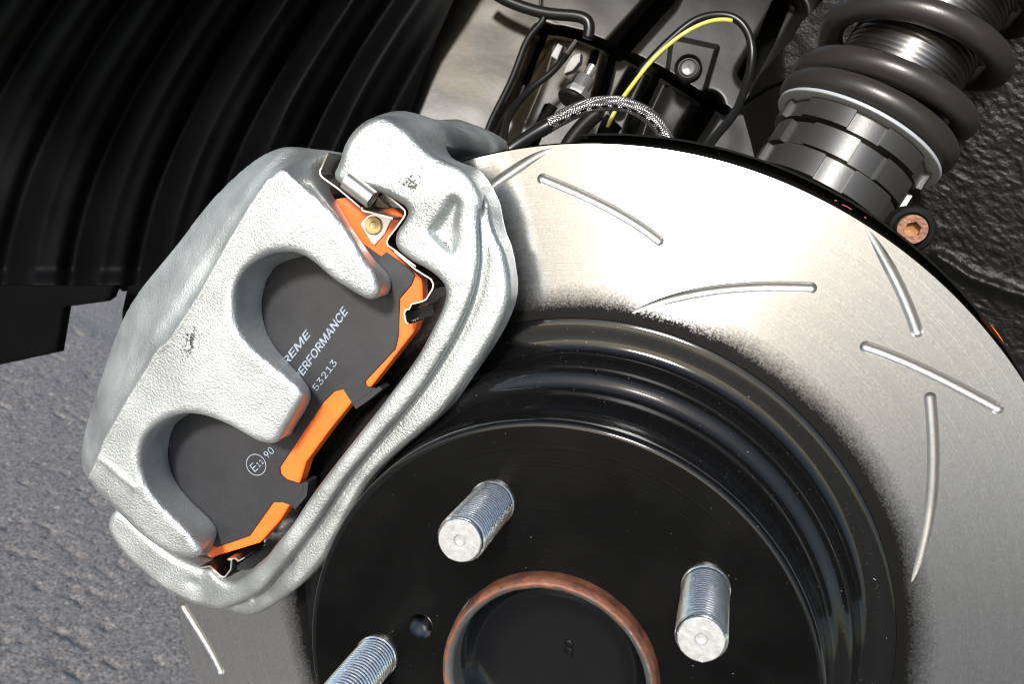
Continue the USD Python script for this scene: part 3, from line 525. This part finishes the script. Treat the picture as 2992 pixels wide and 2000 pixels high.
# ---------------------------------------------------------------- spring steel clips on the bracket
def coated_strip(P, z1, th, parent, z0=-44):
    obj('clip_strip', ribbon(P, z0, z1 - 0.5, th), M_blacksteel, parent, smooth=25)
    obj('clip_edge', ribbon(P, z1 - 0.5, z1, th), M_steel2, parent, smooth=25)
upper = thing('pad_clip', 'upper spring steel clip bent along the bracket below the rolled wear clip', 'pad clip')
obj('clip_strip', ribbon(chaikin(xy(tr(zA, [(345, 462), (270, 632), (288, 682), (440, 790), (600, 905)], -20)), 1, True)[:-2] if False else xy(tr(zA, [(345, 462), (272, 628), (274, 655), (292, 684), (440, 790), (640, 960)], -20)), -44, -19.5, 0.55), M_steel, upper, smooth=25)
coated_strip(xy(tr(zA, [(700, 770), (810, 800), (900, 868), (1000, 945), (1040, 985), (1048, 1015), (1035, 1050), (962, 1150), (895, 1235), (878, 1275), (888, 1310), (950, 1352), (1140, 1500)], -17)[1:] + tr(z2, [(2040, 290), (2170, 400), (2265, 460), (2280, 490), (2275, 520), (2235, 585), (2210, 598), (2145, 615), (2130, 645)], -18)), -17, 0.5, upper)
coated_strip(xy(tr(z2, [(2130, 645), (2105, 652), (2096, 675), (2106, 730), (2122, 738)], -20)), -19.5, 0.55, upper, -33)
tabp = tr(z2, [(2110, 655), (2150, 640), (2265, 615), (2270, 690), (2125, 735)], -25)
obj('clip_plate', extrude(Polygon(xy(tabp)).buffer(-0.2), -27, -26.3), M_blacksteel, upper, smooth=False)
lower = thing('pad_clip', 'lower spring steel clip with a V bend under the pad\'s bottom corner', 'pad clip')
coated_strip(xy(tr(z5, [(720, 235), (838, 215), (960, 322), (985, 336), (1018, 332), (1078, 250), (1088, 145), (1042, 137)], -22)), -21.5, 0.5, lower, -44)
coated_strip(xy(tr(z5, [(1042, 137), (1120, 128), (1160, 160), (1230, 120)], -22)), -21.8, 0.5, lower, -40)
coated_strip(xy(tr(z5, [(190, 0), (335, 138), (378, 140), (402, 110)], -24)), -22.5, 0.5, lower, -40)

# ---------------------------------------------------------------- dust shield behind the rotor
shield = thing('dust_shield', 'thin black dust shield showing as a dark rim behind the rotor', 'dust shield')
def sector(r0, r1, a0, a1): return Polygon([(r1 * math.cos(a), r1 * math.sin(a)) for a in np.linspace(a0, a1, 90)] + [(r0 * math.cos(a), r0 * math.sin(a)) for a in np.linspace(a1, a0, 90)])
obj('shield_plate', extrude(sector(60, 169.6, math.radians(-40), math.radians(93)), -84, -82.5, 0.5), M_edge, shield)
lip_ = lathe([(169.6, -84), (170.6, -83), (170.8, -78), (170, -77.4)], 300); c_ = lip_.triangles_center; an = np.degrees(np.arctan2(c_[:, 1], c_[:, 0]))
obj('shield_lip', lip_.submesh([np.nonzero((an > -40) & (an < 92))[0]], append=True, repair=False), M_rubber, shield)
for (p0, p1) in (((533, 305), (548, 310)), ((583, 332), (645, 365)), ((727, 415), (740, 422))):
    f = view(2200, 450, 2.24); q = [at(*f(*p), -77.2) for p in (p0, p1)]; obj('red_mark', tube(np.array([q[0], (q[0] + q[1]) / 2 + [0, .2, 0], q[1]]), 0.2, 6), M_red, shield)

# ---------------------------------------------------------------- coilover strut
strut = thing('coilover_strut', 'dark grey coil spring over a threaded strut with castellated lock rings', 'coilover')
a12 = math.radians(12); AX = np.array([0.50 * math.cos(a12), 0.866 * math.cos(a12), -math.sin(a12)]); E1 = np.array([0.866, -0.5, 0.0]); E2 = np.cross(AX, E1)
O = at(*zR(718, 962), -148)
def fr(hh): return (O + AX * hh, E1, E2, AX)
def to_frame(t, hh, rot=0.0):
    t = t.copy(); v = np.array(t.vertices); c, s = math.cos(rot), math.sin(rot); x, y = v[:, 0] * c - v[:, 1] * s, v[:, 0] * s + v[:, 1] * c
    return tm(O + np.outer(x, E1) + np.outer(y, E2) + np.outer(v[:, 2] + hh, AX), t.faces)
def castle(R, hgt, nn, depth, wid):
    g = Point(0, 0).buffer(R, quad_segs=32)
    for k in range(nn):
        h2 = math.asin(wid / 2 / R); aa = np.linspace(-h2, h2, 9) + 2 * math.pi / nn * k; b = Polygon([((R - depth) * math.cos(q), (R - depth) * math.sin(q)) for q in aa] + [((R + 5) * math.cos(q), (R + 5) * math.sin(q)) for q in aa[::-1]]); g = g.difference(b)
    g = g.difference(Point(0, 0).buffer(26.2, quad_segs=24)); t = extrude(g, 0, hgt, 0.6); return t
obj('lock_ring', to_frame(castle(31.6, 10.2, 6, 2.0, 13), -7, 0.45), M_ring, strut, smooth=30)
obj('lock_ring', to_frame(castle(31.2, 9.9, 6, 2.0, 13), 4.2, 0.72), M_ring, strut, smooth=30)
obj('spring_seat', to_frame(castle(33.2, 8.2, 6, 2.0, 14), 15.2, 0.5), M_ring, strut, smooth=30)
obj('spacer_ring', lathe([(27, 23.4), (36.0, 23.4), (36.6, 23.8), (36.6, 24.8), (36.2, 25.2), (27, 25.2)], 90, fr(0)), M_white, strut)
V, prof = [], [(24.5, -30)]
for hh in np.arange(18, 175, 2.2): prof += [(24.4, hh), (25.5, hh + 0.7), (25.5, hh + 1.1), (24.4, hh + 1.8)]
obj('threaded_body', lathe(prof, 72, fr(0)), M_tube, strut, smooth=25)
th_ = np.linspace(-2.6, 2 * np.pi * 4.6, 420)
def climb(t):
    u = t / (2 * np.pi); return 30.4 + np.where(u < 0, 0, np.where(u < 1, 11.8 * u, 11.8 + 26.0 * (u - 1)))
def climb_s(t): return (climb(t - .5) + climb(t) + climb(t + .5)) / 3
PHASE = math.radians(-90)
hel = np.stack([33.6 * np.cos(th_ + PHASE), 33.6 * np.sin(th_ + PHASE), climb_s(th_)], -1)
obj('coil_spring', tube(O + hel[:, :1] * E1 + hel[:, 1:2] * E2 + hel[:, 2:] * AX, 5.2, 20), M_spring, strut, smooth=True)
obj('lower_body', lathe([(0.01, -70), (24, -70), (25, -40), (25, -8), (26, -7.2), (26, -6)], 60, fr(0)), M_rubber, strut)

# ---------------------------------------------------------------- rusty bolt in its black boss
kn = thing('steering_knuckle', 'black boss holding a rusty socket-head bolt beside the lock rings', 'knuckle')
BP = at(*zR(1160, 1168), -112)
bdir = CAM - BP; bdir = bdir / np.linalg.norm(bdir); bdir = bdir * 0.55 + np.array([0, 0, 1]) * 0.45; bdir /= np.linalg.norm(bdir); b1 = np.cross([0, 1, 0], bdir); b1 /= np.linalg.norm(b1); b2 = np.cross(bdir, b1)
s = scale_at(BP); rb = 73 / 1.742 / s
obj('boss', lathe([(rb * 1.75, -34), (rb * 1.7, -6), (rb * 1.5, -1.5), (rb * 1.2, -0.6), (rb * 1.05, -2.0), (0.01, -2.4)], 48, (BP - bdir * 3, b1, b2, bdir)), M_rubber, kn)
g = Point(0, 0).buffer(rb, quad_segs=16).difference(Polygon([(0.55 * rb * math.cos(k * math.pi / 3 + .2), 0.55 * rb * math.sin(k * math.pi / 3 + .2)) for k in range(6)]))
hd = extrude(g, 0, 4.5, 0.7); v = np.array(hd.vertices); hd = tm(BP - bdir * 3 + np.outer(v[:, 0], b1) + np.outer(v[:, 1], b2) + np.outer(v[:, 2], bdir), hd.faces)
bolt = obj('bolt_head', roughen(hd, 0.15, 1.5), M_boltrust, kn, smooth=30); obj('socket', lathe([(0.6 * rb, 0.8), (0.3 * rb, 0.5), (0.01, 0.4)], 6, (BP - bdir * 3, b1, b2, bdir)), M_boltcore, bolt, smooth=False)
ro = view(2200, 450, 2.24); od = np.array([at(*ro(*p), -80) for p in [(1478, 1050), (1530, 1110), (1585, 1175), (1637, 1246)]])
rear_pad = thing('orange_strip', 'thin orange sliver showing past the right rim of the rotor', 'strip')
obj('edge_strip', tube(smooth_line(od, 20), 0.75, 8, True, 0.75 * np.sin(np.linspace(0.15, np.pi - 0.5, 20))), M_orange, rear_pad)

# ---------------------------------------------------------------- wheel-well panels (relief sheets with thickness)
def sheet(x0, x1, y0, y1, nx, ny, z, thick=3.0, keep=None):
    """a pressed sheet facing the viewer, between view coordinates; z(x, y) gives its depth"""
    u_, Y = np.meshgrid(np.linspace(0, 1, nx), np.linspace(y0, y1, ny), indexing='ij'); xa, xb = (x0(Y) if callable(x0) else x0), (x1(Y) if callable(x1) else x1); X = xa + u_ * (xb - xa); Z = z(X, Y)
    d = FW + ((X * 1.2754 - 1496) / FPX)[..., None] * RT - ((Y * 1.2754 - 1000) / FPX)[..., None] * UP
    P = CAM + d * ((Z - CAM[2]) / d[..., 2])[..., None]
    V = P.reshape(-1, 3); i, j = np.meshgrid(np.arange(nx - 1), np.arange(ny - 1), indexing='ij'); a = (i * ny + j)
    ok = np.ones(a.shape, bool) if keep is None else keep((X[:-1, :-1] + X[1:, 1:]) / 2, (Y[:-1, :-1] + Y[1:, 1:]) / 2)
    a = a[ok]; F = np.vstack([np.stack([a, a + 1, a + ny + 1], -1), np.stack([a, a + ny + 1, a + ny], -1)])
    t = tm(V, F); ed = np.sort(np.vstack([F[:, [0, 1]], F[:, [1, 2]], F[:, [2, 0]]]), 1); dirE = np.vstack([F[:, [0, 1]], F[:, [1, 2]], F[:, [2, 0]]])
    u, inv, cnt = np.unique(ed, axis=0, return_inverse=True, return_counts=True); be = dirE[cnt[inv.ravel()] == 1]
    n = len(V); VB = V - np.array([0, 0, thick]); sides = np.vstack([np.c_[be[:, 1], be[:, 0], be[:, 0] + n], np.c_[be[:, 1], be[:, 0] + n, be[:, 1] + n]])
    r = tm(np.vstack([V, VB]), np.vstack([F, F[:, ::-1] + n, sides])); r.remove_unreferenced_vertices(); return r
def bump_line(P, X, Y, w, hgt, sharp=2.0):
    dd = linedist(np.asarray(P, float), X, Y); return hgt * np.exp(-(dd / w) ** sharp)
Q = lambda x, y: ((1100 + x / 1.955) / 1.2754, y / 1.955 / 1.2754)
def ql(*p): return [Q(*a) for a in p]
# middle: dusty grey-brown pressed panel
def z_mid(X, Y):
    z = -235 - 0.05 * (X - 1300) + 0.06 * (Y - 200)
    # upper sheet lies behind the lower one; the gap between them is dark
    gap = ql((930, 170), (1060, 185), (1170, 212), (1400, 310), (1640, 430), (1840, 560), (1990, 640))
    gy = np.interp(X, [q[0] for q in gap], [q[1] for q in gap])
    z += np.where(X > gap[0][0], -16 * sstep((gy + 6 - Y) / 14), 0)
    
    xe = np.interp(Y, [-60, 100, 225], [1050, 1005, 950]); z += -14 * sstep((xe - X) / 220)
    z += bump_line(gap, X, Y, 11, -26, 4)
    z += bump_line(ql((1700, -120), (1640, 0), (1370, 300)), X, Y, 26, -26, 4)
    z += bump_line(ql((960, 200), (900, 400), (800, 640), (700, 830)), X, Y, 22, -12, 4)
    z += bump_line(ql((1330, 330), (1290, 500), (1250, 640)), X, Y, 14, -20, 4) + bump_line(ql((1480, 400), (1400, 550), (1380, 640)), X, Y, 13, -20, 4)
    z += bump_line(ql((1590, 440), (1500, 640), (1450, 800)), X, Y, 16, -20, 4) + bump_line(ql((1900, 600), (1800, 760), (1760, 840)), X, Y, 26, -22, 4)
    z += bump_line(ql((1000, 200), (930, 420), (830, 680)), X, Y, 14, 5) + bump_line(ql((1640, 480), (1560, 640), (1500, 790)), X, Y, 18, 6)
    bs = polysdf(np.array(ql((1690, 215), (1945, 270), (1865, 545), (1655, 480))), X, Y); z += 9 * sstep((6 - bs) / 10)
    z += bump_line(ql((2360, 60), (2150, 420)), X, Y, 30, -20, 4)
    return z + 0.5 * (meshkit.noise(np.stack([X / 60, Y / 60, 0 * X], -1), 5) - .5)
M_mid = mat('dusty_panel', {'g': ('geometry', {}), 'p': ('principled_bsdf', {'roughness': 0.4, 'metallic': 0.25}), 'n': ('noise_texture', {'scale': 22.0, 'detail': 5.0, 'roughness': 0.6}), 'n2': ('noise_texture', {'scale': 9.0, 'detail': 3.0}), 'n3': ('noise_texture', {'scale': 240.0, 'detail': 3.0}),
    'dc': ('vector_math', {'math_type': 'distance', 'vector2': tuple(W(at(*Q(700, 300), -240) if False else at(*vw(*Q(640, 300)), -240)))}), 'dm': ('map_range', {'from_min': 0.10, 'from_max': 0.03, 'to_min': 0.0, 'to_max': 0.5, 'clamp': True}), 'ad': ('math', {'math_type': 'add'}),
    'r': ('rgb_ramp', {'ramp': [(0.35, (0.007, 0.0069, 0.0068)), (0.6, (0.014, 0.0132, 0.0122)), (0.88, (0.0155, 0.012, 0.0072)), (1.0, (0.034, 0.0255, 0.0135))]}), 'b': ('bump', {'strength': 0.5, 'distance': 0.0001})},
    [('g.position', 'n.vector'), ('g.position', 'n3.vector'), ('g.position', 'dc.vector1'), ('dc.value', 'dm.value'), ('n.fac', 'ad.value1'), ('dm.result', 'ad.value2'), ('ad.value', 'r.fac'), ('r.color', 'p.base_color'), ('n3.fac', 'b.height'), ('b.normal', 'p.normal')])
panel = thing('inner_fender', 'dusty grey-brown pressed metal inner fender with ribs above the rotor', 'inner fender')
OPEN = [(ql((930, 172), (1060, 187), (1170, 214), (1400, 312), (1640, 432), (1840, 560), (1990, 640)), 8), (ql((1720, -120), (1650, 0), (1540, 120), (1385, 300)), 20), (ql((1345, 330), (1300, 500), (1250, 660)), 11), (ql((1480, 410), (1410, 550), (1380, 640)), 8),
        (ql((1590, 440), (1500, 640), (1430, 820)), 12), (ql((1900, 600), (1800, 760), (1740, 860)), 20), (ql((2300, 40), (2230, 220), (2120, 420)), 22), (ql((960, 190), (900, 330), (850, 460)), 10), (ql((980, 620), (930, 740), (880, 860)), 13), (ql((1250, 300), (1225, 380)), 10)]
pk = lambda X, Y: np.minimum.reduce([linedist(np.array(l), X, Y) - w for l, w in OPEN]) > 0
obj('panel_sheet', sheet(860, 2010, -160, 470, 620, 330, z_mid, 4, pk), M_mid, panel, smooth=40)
# left: black pleated liner
def z_lin(X, Y):
    u = X + 0.36 * Y + 60 * np.sin(Y / 330.0) - 0.00025 * (Y - 300) ** 2
    z = -200 + 0.02 * (X - 400) - 0.05 * np.maximum(0, X - 650)
    ph = (u % 152) / 152
    z += 9 * (np.sin(2 * np.pi * ph) + 0.3 * np.sin(4 * np.pi * ph + 0.6)) * (0.55 + 0.45 * np.clip((X + 100) / 500, 0, 1)) * np.clip((1050 - X) / 250, 0, 1)
    return z + 7 * sstep((Y - 610) / 50) + 3 * (meshkit.noise(np.stack([X / 120, Y / 160, 0 * X], -1), 8) - .5)
liner = thing('wheel_arch_liner', 'black pleated plastic wheel arch liner left of the caliper', 'wheel arch liner')
lin_edge = lambda Y: np.interp(Y, [-220, 0, 100, 225, 305, 400, 700], [1136, 1039, 995, 951, 923, 890, 790])
lin_keep = lambda X, Y: (Y < np.interp(X, [-600, 0, 255, 292, 300, 900], [668, 664, 662, 668, 668, 668]))
obj('liner_sheet', sheet(-420, lin_edge, -220, 700, 400, 230, z_lin, 4, lin_keep), M_liner, liner, smooth=40)
flap = [(-420, 640), (0, 655), (262, 655), (254, 670), (250, 682), (236, 692), (146, 704), (129, 808), (0, 836), (-420, 920)]
fl = extrude(Polygon(xy([at(*vw(*q), -170) for q in flap])), -176, -170, 1.2); obj('lower_flap', fl, M_liner, liner)
pil = [(291, 655), (278, 712), (276, 752), (300, 790), (420, 760), (430, 640)]
obj('lower_edge', extrude(Polygon(xy([at(*vw(*q), -190) for q in pil])), -200, -190, 1.5), M_liner, liner)
# right: undercoated inner wing
def z_und(X, Y):
    z = -225 + 0.03 * (X - 2000) - 0.02 * (Y - 400)
    z += -22 * sstep((1800 + 0.0 * Y - X) / 120)
    n_ = np.stack([X / 38, Y / 38, 0 * X], -1); z += 0.9 * (meshkit.fbm(n_, 3, 4) - .5)
    k = np.stack([(X + Y * .2) / 14, (Y - X * .4) / 8, 0 * X], -1); z += 0.35 * (meshkit.noise(k, 6) - .5) * np.clip((X - 2050) / 100, 0, 1)
    z += bump_line([(2150, 590), (2230, 640), (2346, 680), (2500, 700)], X, Y, 16, 3) + bump_line([(1690, 250), (1760, 205), (1800, 190)], X, Y, 4, -4)
    return z
und = thing('inner_wing', 'black textured undercoated inner wing behind the coilover strut', 'inner wing')
uk = lambda Y: np.interp(Y, [-200, 0, 50, 90, 170, 260, 330, 600], [1925, 1885, 1835, 1812, 1742, 1690, 1655, 1640])
obj('wing_sheet', sheet(uk, 2700, -260, 1750, 330, 560, z_und, 5), M_under, und, smooth=60)
# unseen depth of the wheel well behind everything
def z_back(X, Y): return -330 + 0 * X
bk = thing('wheel_well', 'dark back wall of the wheel well seen in the gaps', 'wheel well')
obj('well_wall', sheet(560, 2700, -400, 900, 20, 20, z_back, 5), M_matt, bk, smooth=False)

# the wheel arch over the brake: inner roof and a strip of the fender around its opening, above the frame
fender = thing('fender', 'grey car fender with the wheel arch over the brake', 'fender')
ac = np.array([0.4226, 0.9063]) * 60
def arch_ring(r0, r1, a0, a1):
    a = np.radians(np.linspace(a0, a1, 80) - 25)
    return Polygon([(ac[0] + r1 * math.cos(q), ac[1] + r1 * math.sin(q)) for q in a] + [(ac[0] + r0 * math.cos(q), ac[1] + r0 * math.sin(q)) for q in a[::-1]])
obj('fender_skin', extrude(arch_ring(393, 900, 8, 166), 119.5, 121.5, 0.5), simple('grey_car_paint', (0.12, 0.125, 0.13), 0.3, 0.4, coat_weight=1.0), fender)
obj('arch_roof', extrude(arch_ring(392, 395, 8, 166), -330, 119), M_liner, fender)

# ---------------------------------------------------------------- rubber plug, seals, cables, hose
plug = thing('rubber_plug', 'round dark rubber plug in a square boss under the wire loop', 'plug')
pc = at(*vw(*Q(1782, 392)), -224); s = scale_at(pc); r1 = 78 / 1.955 / s
obj('rim', lathe([(r1, -3), (r1, 2.5), (r1 * .93, 3.2), (r1 * .86, 2.6), (r1 * .8, 0.5), (r1 * .74, 0.6), (r1 * .7, 2.4), (r1 * .64, 2.4), (r1 * .6, 0.6)], 48, (pc, np.array([1., 0, 0]), np.array([0, 1., 0]), np.array([0, 0, 1.]))), M_rubber, plug)
obj('cap', lathe([(r1 * .62, 0.4), (r1 * .58, 1.6), (r1 * .45, 2.4), (0.01, 1.8)], 40, (pc, np.array([1., 0, 0]), np.array([0, 1., 0]), np.array([0, 0, 1.]))), M_plug, plug)
def cable(name, label, category, pts, z, wpx, m, parent=None, part='cable', f=None, n=60, sides=12):
    zz = z if np.ndim(z) else [z] * len(pts)
    P = smooth_line(np.array([at(*vw(*Q(*p)), q) for p, q in zip(pts, zz)]), n); r = wpx / 2 / 1.955 / scale_at(P[n // 2])
    t = thing(name, label, category) if parent is None else parent
    obj(part, tube(P, r, sides), m, t, smooth=True); return t
cable('rubber_seal', 'black rubber seal bent along the top edge of the dusty panel', 'rubber seal', [(640, -60), (720, -10), (840, 40), (950, 70), (1080, 85), (1160, 95), (1205, 120), (1215, 170), (1205, 220)], -218, 66, M_rubber)
cable('rubber_seal', 'straight black rubber edging running down the dusty panel', 'rubber seal', [(960, 60), (940, 130), (905, 170), (870, 215), (820, 330), (760, 480), (690, 620), (630, 760)], -218, 38, M_rubber)
cable('black_cable', 'thin black cable curving down from a small metal clip', 'cable', [(1140, 235), (1100, 290), (1060, 345), (990, 420), (900, 490), (830, 560), (770, 640), (735, 740), (715, 850)], [-215, -212, -208, -204, -200, -195, -188, -175, -160], 42, M_rubber)
wire = thing('sensor_wire', 'looped wire with black sleeve and a bare yellow stretch above the braided hose', 'wire')
cable(None, None, None, [(2030, 118), (1960, 112), (1850, 140), (1700, 230), (1560, 360), (1450, 500), (1400, 570), (1350, 660), (1320, 725)], [-170, -168, -166, -164, -160, -155, -150, -146, -146], 25, M_yellow, wire, 'yellow_wire')
cable(None, None, None, [(1500, 420), (1600, 305), (1720, 190), (1830, 112), (1940, 85), (2040, 100), (2110, 165), (2142, 260), (2138, 380), (2112, 480), (2060, 620), (1980, 730), (1890, 850)], [-166, -168, -171, -173, -175, -176, -176, -176, -174, -170, -160, -145, -130], 48, M_rubber, wire, 'black_sleeve', n=100)
hose = thing('brake_hose', 'steel-braided brake hose arching over the top of the rotor', 'brake hose')
hp = smooth_line(np.array([at(*vw(*Q(*p)), q) for p, q in zip([(930, 745), (1060, 672), (1180, 614), (1300, 590), (1420, 598), (1530, 645), (1610, 712), (1660, 800), (1690, 900)], [-112, -115, -120, -126, -132, -136, -138, -138, -138])]), 140)
hr = 37 / 1.955 / scale_at(hp[70])
obj('hose_core', tube(hp, hr * 0.94, 16), M_matt, hose, smooth=True)
T = np.gradient(hp, axis=0); T /= np.linalg.norm(T, axis=1)[:, None]; u = np.cross(T[0], [0.1, 0.2, 0.95]); u /= np.linalg.norm(u); U, Wv = [], []
for k in range(len(hp)): u = u - (u @ T[k]) * T[k]; u /= np.linalg.norm(u); U.append(u); Wv.append(np.cross(T[k], u))
U, Wv = np.array(U), np.array(Wv); sl = np.r_[0, np.cumsum(np.linalg.norm(np.diff(hp, axis=0), axis=1))]
sf = np.linspace(0, sl[-1], 520); I3 = lambda A: np.stack([np.interp(sf, sl, A[:, q]) for q in range(3)], -1); hpf, Uf, Wf = I3(hp), I3(U), I3(Wv); strands = []
for sg in (1, -1):
    for k in range(12):
        a = sg * sf * (2 * np.pi / 15.0) + 2 * np.pi * k / 12; rr_ = hr + 0.16 * np.sin(7 * (a - 2 * np.pi * k / 12) * sg + np.pi * (k % 2) + (0 if sg > 0 else np.pi))
        strands.append(tube(hpf + rr_[:, None] * (np.cos(a)[:, None] * Uf + np.sin(a)[:, None] * Wf), 0.42, 4, False))
obj('braid', cat(*strands), M_braid, hose, smooth=True, kind='stuff')
tow = CAM - hpf; tow = tow - np.sum(tow * I3(T), 1)[:, None] * I3(T); tow /= np.linalg.norm(tow, axis=1)[:, None]; side_ = np.cross(I3(T), tow); trc = hpf + (hr + 0.42) * (tow * 0.93 + side_ * 0.36)
for k in range(20, 500, 36): obj('tracer_thread', tube(trc[k:k + 20:3], 0.5, 6), M_matt, hose, smooth=True)
cable(None, None, None, [(985, 715), (900, 765), (800, 830), (720, 890)], [-111, -109, -106, -104], 84, M_rubber, hose, 'rubber_sleeve')
fit = thing('hose_fitting', 'grey metal hose fitting with a nut and threaded tip on a small bracket', 'fitting')
f0, f1 = at(*vw(*Q(1130, 560)), -185), at(*vw(*Q(1250, 355)), -195); fa = f1 - f0; FL = np.linalg.norm(fa); fa /= FL; fe1 = np.cross(fa, [0, 0, 1]); fe1 /= np.linalg.norm(fe1); fe2 = np.cross(fa, fe1); k_ = 1 / 1.955 / scale_at(f0)
def hexl(r): return r
obj('nut', lathe([(0.01, 0), (70 * k_, 0), (74 * k_, 2), (74 * k_, 55 * k_), (66 * k_, 62 * k_), (0.01, 62 * k_)], 6, (f0, fe1, fe2, fa)), M_bracksteel, fit, smooth=False)
obj('body', lathe([(52 * k_, 60 * k_), (54 * k_, 75 * k_), (54 * k_, 140 * k_), (46 * k_, 150 * k_), (0.01, 150 * k_)], 28, (f0, fe1, fe2, fa)), M_plug, fit)
pr = []
for q in range(7): pr += [(24 * k_, (150 + q * 12) * k_), (31 * k_, (156 + q * 12) * k_)]
obj('threaded_tip', lathe(pr + [(22 * k_, 236 * k_), (0.01, 238 * k_)], 24, (f0, fe1, fe2, fa)), M_stud, fit)
obj('flange', lathe([(0.01, -30 * k_), (86 * k_, -30 * k_), (96 * k_, -18 * k_), (90 * k_, -4 * k_), (0.01, 0)], 28, (f0, fe1, fe2, fa)), M_rubber, fit)
clip = thing('cable_clip', 'small metal clip at the upper end of the thin black cable', 'clip')
cl = Polygon(xy([at(*vw(*Q(*p)), -205) for p in [(1035, 245), (1062, 262), (1030, 340), (995, 318)]])); obj('clip_body', extrude(cl, -212, -205, 0.6), M_bracksteel, clip)
obj('clip_pin', tube(np.array([at(*vw(*Q(*p)), -203) for p in [(1142, 228), (1118, 262), (1085, 305)]]), 1.1, 8), M_steel, clip)
cl2 = Polygon(xy([at(*vw(*Q(*p)), -208) for p in [(1110, 320), (1165, 300), (1160, 350), (1120, 400), (1070, 420), (1080, 385)]])); obj('clip_plate', extrude(cl2, -216, -208, 0.5), M_bracksteel, clip)
hp_ = thing('black_hose', 'short black hose running up beside the fitting behind the braided hose', 'hose')
cable(None, None, None, [(1010, 600), (985, 640), (955, 690), (935, 760)], -180, 60, M_matt, hp_, 'hose_body')
cable('black_hose', 'fat black hose under the arch of the braided hose', 'hose', [(1270, 640), (1200, 700), (1130, 780), (1080, 860)], -165, 95, M_rubber, None, 'hose_body')
cable('connector_boot', 'black plastic connector boot around the end of the yellow wire', 'connector', [(1360, 690), (1330, 735), (1310, 800), (1300, 870)], -150, 120, M_matt, None, 'boot')
